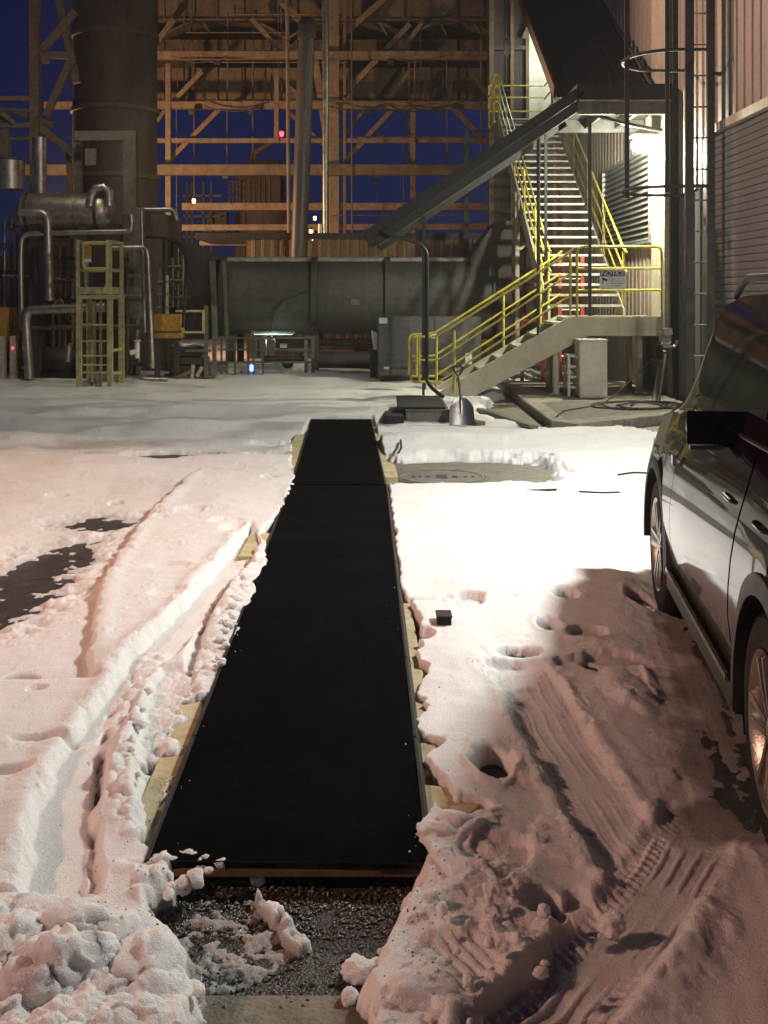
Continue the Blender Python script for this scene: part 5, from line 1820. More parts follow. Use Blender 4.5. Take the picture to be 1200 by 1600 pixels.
# ------------------------------------------------------------------ left side: stack, vessel, pipes, ladder
def stack():
    d = 26.5
    c = P(180, 300, d)
    t = thing('exhaust_stack', 'wide rust brown exhaust stack with flange rings at the upper left', 'stack', (c.x, c.y, 0))
    ys = [(-120, 60), (60, 175), (175, 278), (278, 600)]
    for y0, y1 in ys:
        a, b = P(0, y0, d).z, P(0, y1, d).z
        r = S(66 if y0 < 0 else 64.5, d)
        MB().lathe([(r, max(b, 0) + .012), (r, a - .012)], 48, (c.x, c.y, 0)).build('shell_ring', M['rust'], t, smooth=True)
    for y in (60, 175, 278):
        z = P(0, y, d).z
        r = S(68, d)
        MB().lathe([(r * .95, z - .05), (r, z - .05), (r, z + .05), (r * .95, z + .05)], 48, (c.x, c.y, 0), close=True).build('flange_ring', M['steelbrown'], t, smooth=True)
stack()

t = thing('lattice_mast', 'tan steel mast with cross braces left of the exhaust stack', 'mast', tuple(P(60, 600, 24.5)))
d = 24.5
strut(54, -60, 57, 600, d, 14, M['steeltan'], 'column', t)
strut(80, -60, 120, 130, d + .6, 11, M['steeltan'], 'column', t)
for q in ((66, 78, 118, 18, 10), (64, 86, 116, 87, 10), (72, 182, 112, 92, 10), (52, 190, 118, 242, 11), (20, 172, 84, 196, 8), (66, 95, 76, 95, 9)):
    strut(*q[:4], d + .1, q[4], M['steeltan'], 'brace', t)
strut(108, 240, 110, 330, d + .4, 8, M['steeltan'], 'post', t)
t = thing('upper_walkway', 'pair of tan beams and a pipe rail running off at the far left edge', 'walkway', tuple(P(20, 200, 23.5)))
strut(-40, 154, 45, 154, 23.5, 7, M['steeltan'], 'beam', t)
strut(-40, 196, 48, 196, 23.4, 8, M['olive'], 'rail', t)
strut(-40, 170, 50, 173, 23.4, 5, M['olive'], 'rail', t)
strut(15, 217, 50, 216, 23.5, 5, M['steelbrown'], 'beam', t)
strut(8, 170, 8, 250, 23.5, 14, M['olive'], 'post', t)
strut(2, 176, 22, 192, 23.3, 6, M['steeltan'], 'brace', t)
pipe('tall_pipe', [(62, 215, 22.8), (62, 320, 22.8)], 22, M['silver'], 'upright silver lagged pipe above the left end of the vessel')
o = MB().tube([P(140, 322, 21.3), P(143, 305, 21.3), P(150, 294, 21.3), P(162, 292, 21.3), P(170, 300, 21.3), P(170, 322, 21.3)], S(15, 21.3) / 2, 12).build('elbow_pipe', M['silver'], smooth=True)
tag(o, 'silver elbow pipe looping over the top of the vessel', 'pipe')
t = thing('support_portal', 'olive grey portal frame standing before the exhaust stack', 'frame', tuple(P(165, 400, 22.4)))
d = 22.4
strut(118, 213, 212, 213, d, 15, M['olive'], 'crossbeam', t)
strut(204, 206, 208, 600, d + .02, 20, M['olive'], 'leg', t)
strut(122, 220, 124, 600, d + .5, 12, M['olive'], 'leg', t)
a = P(142, 245, d - .2)
MB().box(a.x - .11, a.x + .11, d - .25, d - .12, a.z - .18, a.z + .16).build('small_box', M['olive'], t, bevel=.01)
o = MB().lathe([(.001, 0), (S(24, 23), 0), (S(24, 23), .58), (S(20, 23), .64), (.001, .64)], 28, (P(14, 0, 23).x, 23, P(0, 296, 23).z)).build('header_tank', M['silver'], smooth=True)
tag(o, 'squat pale cylindrical tank at the far left edge above the pipes', 'tank')

# horizontal vessel
d = 21.6
t = thing('process_vessel', 'long horizontal silver vessel with domed end above the pipework', 'vessel', tuple(P(110, 330, d)))
rv = S(29, d)
x0, x1 = P(38, 0, d).x, P(158, 0, d).x
zc = P(0, 330, d).z
MB().lathe([(rv, x0), (rv, x1)], 32, (0, d, zc), axis='x').build('shell', M['silver'], t, smooth=True)
MB().lathe([(rv, x1 + .003)] + [(rv * math.cos(k * .26), x1 + .003 + rv * .75 * math.sin(k * .26)) for k in range(1, 6)] + [(.002, x1 + rv * .75)], 32, (0, d, zc), axis='x').build('end_cap', M['silver'], t, smooth=True)
MB().lathe([(.002, x0 - rv * .3), (rv * .7, x0 - rv * .2), (rv, x0 - .003)], 32, (0, d, zc), axis='x').build('end_cap', M['silver'], t, smooth=True)
for x in (x0 + .1, x1 - .05):
    MB().lathe([(rv * 1.04, x - .03), (rv * 1.04, x + .03)], 32, (0, d, zc), axis='x').build('band', M['steeldark'], t, smooth=True)
for x in (x0 + .25, x1 - .3):
    MB().box(x - .08, x + .08, d - .25, d + .25, 0, zc - rv * .8).build('saddle', M['steeldark'], t)

SV = M['silver']
grp = 'silver lagged pipes of the left hand pipework'
pipe('lagged_pipe', [(30, 332, 20.9), (74, 333, 20.9), (77, 470, 20.9)], 14, SV, 'silver pipe bending from the vessel straight down to a flange', group=grp, flanges=((77, 466, 20.9, 'z'),))
pipe('lagged_pipe', [(34, 510, 21.0), (32, 400, 21.0), (34, 366, 21.0), (150, 363, 21.0), (204, 362, 21.0), (206, 346, 21.0), (204, 335, 21.0)], 9, SV, 'slim silver pipe framing the vessel below and turning up at its right end', group=grp)
pipe('lagged_pipe', [(46, 592, 20.8), (40, 500, 20.8), (44, 485, 20.8), (164, 480, 20.8)], 15, SV, 'fat silver pipe coming out of the dark and turning down at the left', group=grp, flanges=((44, 575, 20.8, 'z'),))
pipe('lagged_pipe', [(175, 388, 20.6), (228, 387, 20.6), (231, 400, 20.6), (238, 575, 20.6)], 8, SV, 'slender silver pipe descending right of the yellow ladder', group=grp, flanges=((237, 570, 20.6, 'z'),))
pipe('lagged_pipe', [(221, 330, 20.9), (222, 370, 20.9), (226, 520, 20.9)], 5, SV, 'thinnest silver pipe running behind the slender one', group=grp)
pipe('lagged_pipe', [(170, 592, 20.4), (262, 595, 20.4)], 11, SV, 'silver pipe lying along the ground right of the yellow ladder', group=grp)
pipe('lagged_pipe', [(140, 462, 21.2), (228, 465, 21.2)], 12, M['pipegrey'], 'dull grey pipe running level behind the ladder platform', group=grp)
pipe('lagged_pipe', [(20, 513, 21.3), (220, 510, 21.3)], 8, M['pipegrey'], 'dull brown pipe running level low behind the yellow ladder', group=grp)
pipe('lagged_pipe', [(222, 328, 22.0), (272, 327, 22.0), (276, 345, 22.0)], 9, M['silver'], 'short silver pipe with a bright glint right of the vessel', group=grp)
pipe('lagged_pipe', [(105, 565, 20.6), (108, 540, 20.6), (112, 540, 20.6)], 9, SV, 'small silver bend deep in the dark machinery', group=grp)
pipe('lagged_pipe', [(55, 400, 21.3), (53, 385, 21.3), (56, 440, 21.3)], 6, M['pipegrey'], 'short dull stub pipe under the vessel', group=grp)
t = thing('olive_duct', 'square olive duct dropping behind the slender silver pipe', 'duct', tuple(P(215, 500, 21.5)))
strut(214, 325, 214, 497, 21.5, 19, M['olive'], 'duct_run', t)
strut(214, 428, 214, 434, 21.45, 24, M['olive'], 'joint_band', t)
t = thing('vertical_stanchion', 'pair of thin stanchions with clamps left of the black hose', 'stanchion', tuple(P(257, 500, 21.8)))
strut(250, 420, 250, 500, 21.8, 4, M['olive'], 'upright', t)
strut(261, 430, 261, 500, 21.8, 4, M['beige'], 'upright', t)
for py in (440, 460, 480):
    strut(246, py, 265, py, 21.75, 3, M['galv'], 'clamp', t)

# heavy dark machinery mass behind the pipes
t = thing('machine_house', 'dark brown machine housing behind the left hand pipes', 'machine house', tuple(P(120, 600, 23.4)))
d = 23.4
for i, (px0, px1, py) in enumerate(((-60, 30, 400), (30, 78, 345), (78, 132, 372), (132, 190, 350), (190, 262, 335))):
    a, b = P(px0, py, d), P(px1, 600, d)
    MB().box(a.x + .01, b.x - .01, d + (.06 if i % 2 else 0), d + 1.6, 0, a.z).build('housing_panel', M['brick'] if i % 2 else M['rust'], t, bevel=.01)
t = thing('pump_block', 'black pump block low in the shadow behind the yellow ladder', 'pump', tuple(P(85, 600, 21.8)))
d = 21.9
MB().lathe([(.001, -.7), (.25, -.7), (.30, -.6), (.30, .5), (.22, .62), (.001, .62)], 24, tuple(P(85, 565, d)), axis='x').build('casing', M['steeldark'], t, smooth=True)
MB().box(P(40, 0, d).x, P(135, 0, d).x, d - .4, d + .4, 0, .2).build('base_frame', M['black'], t)
MB().lathe([(.001, -.2), (.19, -.2), (.19, .2), (.001, .2)], 20, tuple(P(150, 560, d)), axis='x').build('motor', M['steeldark'], t, smooth=True)
for px in (2, 20):
    o = MB().box(P(px, 0, 21).x - .06, P(px, 0, 21).x + .06, 21, 21.12, 0, P(0, 525, 21).z).build('steel_post', M['beige'], bevel=.005)
    tag(o, 'pale steel leg at the far left edge, ' + ('cut by the picture border' if px == 2 else 'standing free of the border'), 'leg post')
a, b = P(-20, 480, 21.3), P(17, 535, 21.3)
o = MB().box(a.x, b.x, 21.3, 21.9, b.z, a.z).build('rust_box', M['amber'], bevel=.03)
tag(o, 'rusty orange box at the far left edge above the pale legs', 'box')

# yellow platform ladder
def yellow_ladder():
    d = 19.4
    t = thing('platform_ladder', 'pale yellow caged platform ladder standing in the snow before the pipes', 'ladder', tuple(P(155, 616, d)))
    Y = M['yellow_old']
    da = d + .62
    zt = P(0, 375, d).z
    zp = P(0, 462, d).z
    xl, xr = P(122, 0, d).x, P(172, 0, d).x
    xl2, xr2 = P(138, 0, da).x - .03, P(190, 0, da).x
    for x, y in ((xl + .02, d), (xr, d), (xr2, da), (xl2 + .05, da)):
        w = .045
        MB().box(x - w, x + w, y - w, y + w, 0, zp).build('leg', Y, t)
    for x, y in ((xl, d), (xr, d), (xr2, da), (xl2, da)):
        MB().box(x - .03, x + .03, y - .03, y + .03, zp + .02, zt).build('guard_post', Y, t)
    MB().box(xl - .02, xr + .02, d - .04, da + .04, zp - .06, zp + .012).build('platform', Y, t)
    MB().bar((xl, d - .04, zp + .09), (xr, d - .04, zp + .09), .012, .12).build('toe_board', Y, t)
    MB().bar((xr + .03, d, zp + .09), (xr2 + .03, da, zp + .09), .012, .12).build('toe_board', Y, t)
    for z in (zt - .03, zt - .52, zt - .98):
        MB().bar((xr, d, z), (xr2, da, z), .045, .055).build('guard_rail', Y, t)
        MB().bar((xl, d, z), (xl2, da, z), .04, .05).build('guard_rail', Y, t)
        MB().bar((xl2, da, z), (xr2, da, z), .04, .05).build('guard_rail', Y, t)
    MB().tube(bend([(xl + .10, d - .05, zt - .10), (xl + .10, d - .05, zt - .50), (xr - .02, d - .05, zt - .50)], .09), .028, 8).build('gate_bar', Y, t, smooth=True)
    MB().tube(bend([(xl + .10, d - .05, zt - .30), (xl + .10, d - .05, zt - .05), (xr - .02, d - .05, zt - .05)], .09), .028, 8).build('gate_bar', Y, t, smooth=True)
    MB().tube(bend([(xr - .04, d - .05, zt), (xr - .04, d - .05, zp + .18), (xr - .12, d - .05, zp + .08)], .08), .028, 8).build('gate_bar', Y, t, smooth=True)
    a, b = P(130, 384, d - .1), P(142, 404, d - .1)
    MB().box(a.x, b.x, d - .07, d - .055, b.z, a.z).build('warning_sign', M['amber'], t)
    MB().box(a.x, b.x, d - .07, d - .055, b.z - .06, b.z - .006).build('label_plate', M['label'], t)
    # ladder between the front legs
    k = 0
    for py in (507, 533, 556, 570, 582, 606):
        z = P(0, py, d).z
        MB().tube([(xl + .065, d, z), (xr - .045, d, z)], .016, 8).build('rung', Y, t, smooth=True)
    for py in (548, 585):
        z = P(0, py, d).z
        MB().bar((xr, d, z), (xr2, da, z), .03, .05).build('side_tie', Y, t)
    for px in (148, 157):
        strut(px, 470, px, 612, da - .2, 4, Y, 'inner_post', t)
yellow_ladder()

# valve manifolds between the pipes
def manifold(px0, py0, py1, n, step, d, label, seed):
    rs = random.Random(seed)
    t = thing('valve_manifold', label, 'manifold', tuple(P(px0, py1, d)), 'valve manifolds among the left hand pipes')
    for k in range(n):
        px = px0 + k * step + rs.uniform(-1.5, 1.5)
        ya, yb = py0 + rs.uniform(-8, 14), py1
        dd = d + rs.uniform(-.15, .25)
        m = [M['silver'], M['pipegrey'], M['olive'], M['steelbrown']][rs.randrange(4)]
        w = rs.uniform(3.5, 7)
        MB().tube([P(px, ya, dd), P(px, yb, dd)], S(w, dd) / 2, 10).build('riser', m, t, smooth=True)
        for j in range(2):
            y = rs.uniform(ya + 8, yb - 10)
            c = P(px, y, dd)
            MB().lathe([(S(w, dd) * .95, -.02), (S(w, dd) * .95, .02)], 14, tuple(c)).build('flange', m, t)
            if j == 0:
                h = P(px, y - 5, dd - .16)
                MB().tube([P(px, y - 5, dd), h], .018, 8).build('valve_stem', M['steeldark'], t, smooth=True)
                MB().lathe([(.065, -.008), (.085, -.008), (.085, .008), (.065, .008)], 16, tuple(h), axis='y', close=True).build('hand_wheel', rs.choice([M['redpaint'], M['amber'], M['steeldark']]), t, smooth=True)
    for y in (py0 + 22, (py0 + py1) / 2, py1 - 16):
        MB().tube([P(px0 - 6, y, d + .1), P(px0 + n * step, y + rs.uniform(-3, 3), d + .1)], .035, 8).build('header', M['pipegrey'], t, smooth=True)
manifold(84, 380, 560, 4, 9, 22.2, 'row of thin valve risers in the dark between fat pipe and yellow ladder', 3)
manifold(190, 400, 585, 4, 8, 21.9, 'valve risers crowding right of the yellow ladder', 5)
manifold(8, 330, 520, 3, 10, 22.4, 'dim valve risers at the far left edge below the pale tank', 8)
manifold(270, 395, 480, 3, 9, 22.4, 'short valve risers behind the black hose', 13)
t = thing('cable_tray', 'level cable tray with drooping wires across the left hand pipework', 'cable tray', tuple(P(100, 440, 21.9)))
MB().bar(P(4, 430, 21.9), P(118, 437, 21.9), .10, .05).build('tray', M['galv'], t)
for k in range(7):
    x = 10 + k * 15
    pts_ = [P(x + q * 14, 432 + 9 * math.sin(q * math.pi) * (.5 + (k % 3) * .4), 21.8) for q in (0, .25, .5, .75, 1)]
    MB().tube(pts_, .012, 6).build('wire', M['rubber'], t, smooth=True)
t = thing('pipework_lamp', 'small shaded lamp above the left hand pipework', 'lamp', (-5.2, 19.0, 7.1))
MB().box(-5.38, -5.02, 18.86, 19.14, 7.04, 7.14).build('housing', M['galv'], t)
MB().tube([(-5.2, 19.05, 7.1), (-5.2, 19.05, 8.9), (-7.0, 23.6, 8.9)], .03, 8).build('stalk', M['galv'], t)

# hoses, yellow boxes, small fittings
pipe('black_hose', [(228, 370, 20.9), (250, 371, 20.8), (283, 380, 20.7), (291, 405, 20.7), (289, 470, 20.7), (286, 512, 20.7)], 5, M['rubber'], 'thick black hose arching down to the yellow box', 'hose', r=.35)
pipe('black_hose', [(256, 376, 21.6), (257, 440, 21.6), (256, 500, 21.6)], 5, M['rubber'], 'straight black hose hanging left of the arching one', 'hose')
t = thing('yellow_box', 'amber yellow equipment box on a dark stand', 'equipment box', tuple(P(262, 595, 20.9)))
d = 20.9
a, b = P(240, 491, d), P(283, 529, d)
MB().prism([(a.x, d, a.z), (b.x - .03, d, a.z), (b.x, d, b.z), (a.x, d, b.z)], (0, .45, 0)).build('box_body', M['amber'], t, bevel=.02)
MB().box(a.x - .01, b.x + .01, d - .012, d - .002, b.z + .11, b.z + .14).build('seam_strip', M['steeldark'], t)
for px in (246, 276):
    strut(px, 531, px, 598, d + .2, 8, M['steeldark'], 'leg', t)
t = thing('guard_hoop', 'hollow yellow rectangular guard frame right of the amber box', 'frame', tuple(P(300, 590, 21.2)))
d = 21.2
for q in ((274, 486, 319, 486), (285, 519, 319, 519)):
    strut(*q, d, 3.5, M['yellow_old'], 'rail', t)
strut(318, 484, 318, 521, d - .01, 4, M['yellow_old'], 'upright', t)
for px in (322, 335):
    strut(px, 478, px, 590, d + .1, 6, M['olive'], 'post', t)
strut(290, 548, 330, 548, d, 4, M['olive'], 'crossbar', t)
t = thing('white_valve', 'small white valve fitting low beside the slender silver pipe', 'valve', tuple(P(212, 555, 20.3)))
a = P(214, 545, 20.3)
MB().tube([a + Vector((0, 0, .13)), a + Vector((0, 0, -.17))], .045, 10).build('valve_body', M['white'], t, smooth=True)
MB().tube([a + Vector((-.12, -.05, -.07)), a + Vector((.02, 0, -.05))], .05, 10).build('outlet', M['white'], t, smooth=True)
MB().lathe([(.02, .13), (.07, .14), (.07, .16), (.02, .165)], 14, tuple(a)).build('hand_wheel', M['white'], t, smooth=True)
t = thing('timber_stack', 'stack of dark timbers and slabs with snow on top left of the pump skid', 'stack', tuple(P(295, 595, 21.6)))
d = 21.6
for k, (px0, px1, py, w) in enumerate(((270, 318, 548, 14), (272, 322, 562, 11), (268, 324, 576, 12), (262, 330, 590, 13))):
    MB().bar(P(px0, py, d + .1 * (k % 2)), P(px1, py + 1, d), .5, S(w, d)).build('slab', M['wood'] if k % 2 else M['steeldark'], t, bevel=.01)
vs = clod_mesh(.22, 91)
o = bpy.data.objects.new('snow_cap', vs)
COL.objects.link(o)
o.parent = t
o.location = P(292, 538, d - .05) - Vector(t.location)
o.scale = (1.7, 1, .42)
t = thing('scrap_bracket', 'pale bent metal bracket lying before the timber stack', 'bracket', tuple(P(300, 585, 21)))
strut(302, 570, 300, 590, 20.9, 5, M['beige'], 'plate', t)
strut(316, 573, 308, 588, 20.9, 5, M['beige'], 'plate', t)
strut(262, 596, 300, 580, 20.9, 6, M['steelbrown'], 'arm', t)

# lamps that glow among the plant
def small_lamp(px, py, d, label, m, name='pipe_rack_lamp', r=.05):
    c = P(px, py, d)
    t = thing(name, label, 'lamp', tuple(c))
    MB().lathe([(.002, -r * 1.6), (r * .7, -r * 1.3), (r, -r * .2), (r * .8, r * .6), (.002, r * .7)], 12, tuple(c)).build('glass', m, t, smooth=True)
    MB().lathe([(r * .5, r * .7), (r * 1.3, r * .75), (r * 1.1, r * 1.6), (.002, r * 1.9)], 12, tuple(c)).build('cap', M['steeldark'], t, smooth=True)
small_lamp(303, 313, 30, 'small glowing amber lamp on the rack left of the far process unit', M['sodium_glow'])
small_lamp(492, 340, 33, 'glowing amber lamp seen between the vent pipe and the riser, upper one', M['sodium_glow'])
small_lamp(492, 367, 33, 'glowing amber lamp seen between the vent pipe and the riser, lower one', M['sodium_glow'], r=.07)
small_lamp(486, 361, 29.4, 'amber lamp on the shed roof lighting the pipe rack', M['sodium_glow'])
small_lamp(440, 208, 33.5, 'red warning beacon high on the steel frame', M['red_glow'], 'warning_beacon', .07)
small_lamp(20, 543, 20.8, 'tiny red indicator on the pale leg at the far left', M['red_glow'], 'indicator_lamp', .02)

# floodlights that light the yard, on poles out of the picture
def flood(c, aim, label, zbase=0.0):
    c = Vector(c)
    n = (Vector(aim) - c).normalized()
    t = thing('flood_light', label, 'floodlight', (c.x, c.y, zbase))
    k = c - n * .12
    MB().bar(k - n * .10, k + n * .06, .6, .6, up=(0, 1, 0)).build('housing', M['steeldark'], t)
    MB().tube([(k.x, k.y, zbase), (k.x, k.y, k.z - .35)], .07, 10).build('pole', M['galv'], t, smooth=True)
flood((-8.0, 10.5, 10.5), (-3.8, 8.0, 0), 'sodium floodlight on a pole at the left of the yard')
flood((-18.0, 0.5, 11.0), (2.2, 4.6, 0), 'sodium floodlight on a tall pole far out on the left of the yard')
flood((-8.6, 27.6, 3.6), (0.5, 36.0, 8.6), 'sodium floodlight on a pole hidden behind the exhaust stack')
flood((-7.0, 23.6, 9.0), (4.4, 14.5, 6.6), 'sodium floodlight high on the lattice mast above the picture', 8.2)


# ------------------------------------------------------------------ the dark car on the right
def paint(name, base):
    m = bpy.data.materials.new(name)
    m.use_nodes = True
    n, l = m.node_tree.nodes, m.node_tree.links
    b = n['Principled BSDF']
    b.inputs['Base Color'].default_value = (*base, 1)
    b.inputs['Roughness'].default_value = 0.22
    b.inputs['Metallic'].default_value = 0.0
    b.inputs['Specular IOR Level'].default_value = 0.05
    b.inputs['Coat IOR'].default_value = 1.42
    b.inputs['Coat Weight'].default_value = 1.0
    b.inputs['Coat Roughness'].default_value = 0.03
    tc = n.new('ShaderNodeTexCoord')
    nz = n.new('ShaderNodeTexNoise')
    nz.inputs['Scale'].default_value = 3.0
    nz.inputs['Detail'].default_value = 7
    l.new(tc.outputs['Object'], nz.inputs['Vector'])
    mr = n.new('ShaderNodeMapRange')
    mr.inputs['From Min'].default_value = 0.4
    mr.inputs['From Max'].default_value = 0.75
    mr.inputs['To Min'].default_value = 0.30
    mr.inputs['To Max'].default_value = 0.45
    l.new(nz.outputs['Fac'], mr.inputs['Value'])
    l.new(mr.outputs[0], b.inputs['Roughness'])
    m2 = n.new('ShaderNodeMapRange')
    m2.inputs['From Min'].default_value = 0.4
    m2.inputs['From Max'].default_value = 0.8
    m2.inputs['To Min'].default_value = 0.025
    m2.inputs['To Max'].default_value = 0.07
    l.new(nz.outputs['Fac'], m2.inputs['Value'])
    l.new(m2.outputs[0], b.inputs['Coat Roughness'])
    # dried road salt, thickest low on the body
    sx = n.new('ShaderNodeSeparateXYZ')
    l.new(tc.outputs['Object'], sx.inputs[0])
    mz = n.new('ShaderNodeMapRange')
    mz.inputs['From Min'].default_value = 0.62
    mz.inputs['From Max'].default_value = 0.26
    l.new(sx.outputs['Z'], mz.inputs['Value'])
    ns = n.new('ShaderNodeTexNoise')
    ns.inputs['Scale'].default_value = 16
    ns.inputs['Detail'].default_value = 10
    ns.inputs['Roughness'].default_value = 0.75
    l.new(tc.outputs['Object'], ns.inputs['Vector'])
    ml_ = n.new('ShaderNodeMath')
    ml_.operation = 'MULTIPLY'
    l.new(mz.outputs[0], ml_.inputs[0])
    l.new(ns.outputs['Fac'], ml_.inputs[1])
    mxs = n.new('ShaderNodeMixRGB')
    mxs.inputs['Color1'].default_value = (*base, 1)
    mxs.inputs['Color2'].default_value = (0.17, 0.155, 0.14, 1)
    l.new(ml_.outputs[0], mxs.inputs['Fac'])
    l.new(mxs.outputs[0], b.inputs['Base Color'])
    cw_ = n.new('ShaderNodeMath')
    cw_.operation = 'SUBTRACT'
    cw_.inputs[0].default_value = 1.0
    l.new(ml_.outputs[0], cw_.inputs[1])
    l.new(cw_.outputs[0], b.inputs['Coat Weight'])
    return m
M['carpaint'] = paint('dark_car_paint', (0.012, 0.005, 0.005))
M['carglass'] = mat('dark_car_glass', (0.006, 0.006, 0.007), 0.04, vary=0.0, bump=0, rvar=0.02, spec=0.7)
M['cartrim'] = mat('grey_car_trim', (0.034, 0.032, 0.031), 0.5, scale=20)
M['chrome'] = mat('chrome', (0.62, 0.60, 0.57), 0.15, 1.0, vary=0.1, bump=0, rvar=0.04)
M['alloy'] = mat('dull_alloy', (0.46, 0.43, 0.39), 0.32, 0.85, scale=18)
M['tyre'] = mat('tyre_rubber', (0.016, 0.015, 0.015), 0.85, scale=40, bump=0.4)
M['lampglass'] = mat('head_lamp_glass', (0.45, 0.45, 0.45), 0.08, vary=0.1, bump=0)
M['taillens'] = mat('red_tail_lens', (0.20, 0.01, 0.01), 0.12, vary=0.1, bump=0)

CW = 1.86                    # width
WB = 2.607                   # wheel base
RT = 0.36                    # tyre radius
AR = 0.425                   # arch radius

def interp(x, xs, ys):
    return float(np.interp(x, xs, ys))

def car_section(u):
    """(v, z) outline from the sill to the roof centre at station u (0 = front axle, + forwards)"""
    zt = interp(u, [-3.62, -3.50, -3.10, -2.6, -1.7, -1.0, -.60, -.06, .25, .62, .84, .90], [1.02, 1.20, 1.66, 1.74, 1.765, 1.75, 1.70, 1.18, 1.12, 1.04, .93, .80])
    zb = interp(u, [-3.62, -3.4, -2.2, -.6, -.08, .35, .70, .90], [.98, 1.12, 1.13, 1.10, 1.085, 1.02, .93, .76])
    zb = min(zb, zt - .02)
    pl = 0.0
    if u > .30:
        pl = .30 * ((u - .30) / .60) ** 2.2
    if u < -3.15:
        pl = .16 * ((-3.15 - u) / .47) ** 2
    side = [(.10, .24), (.052, .30), (.026, .40), (.010, .49), (.0, .57), (.002, .66), (.010, .75), (.024, .84), (.042, .91), (.060, .97)]
    k = (zb - .24) / (1.10 - .24)
    pts = [(v + pl, .24 + (z - .24) * k) for v, z in side]
    pts.append((.098 + pl, zb))
    hgt = zt - zb
    cab = min(1.0, max(0.0, hgt / .50))
    ze = zb + hgt * (.55 + .36 * min(1.0, cab * 1.6))
    lean = .27
    ve = .118 + (ze - zb) * lean + (1 - cab) * .05 + pl
    for q in (.06, .14, .32, .5, .68, .86, .95, 1.0):
        pts.append((.118 + pl + (ve - .118 - pl) * q, zb + (ze - zb) * q))
    vc = CW / 2
    for q in (.08, .2, .4, .65, 1.0):
        v = ve + (vc - ve) * q
        z = ze + (zt - ze) * (1 - (1 - q) ** 2.6)
        pts.append((v, z))
    return pts

NSIDE = 11
NGLASS0, NGLASS1 = NSIDE + 1, NSIDE + 6     # rows of side glass

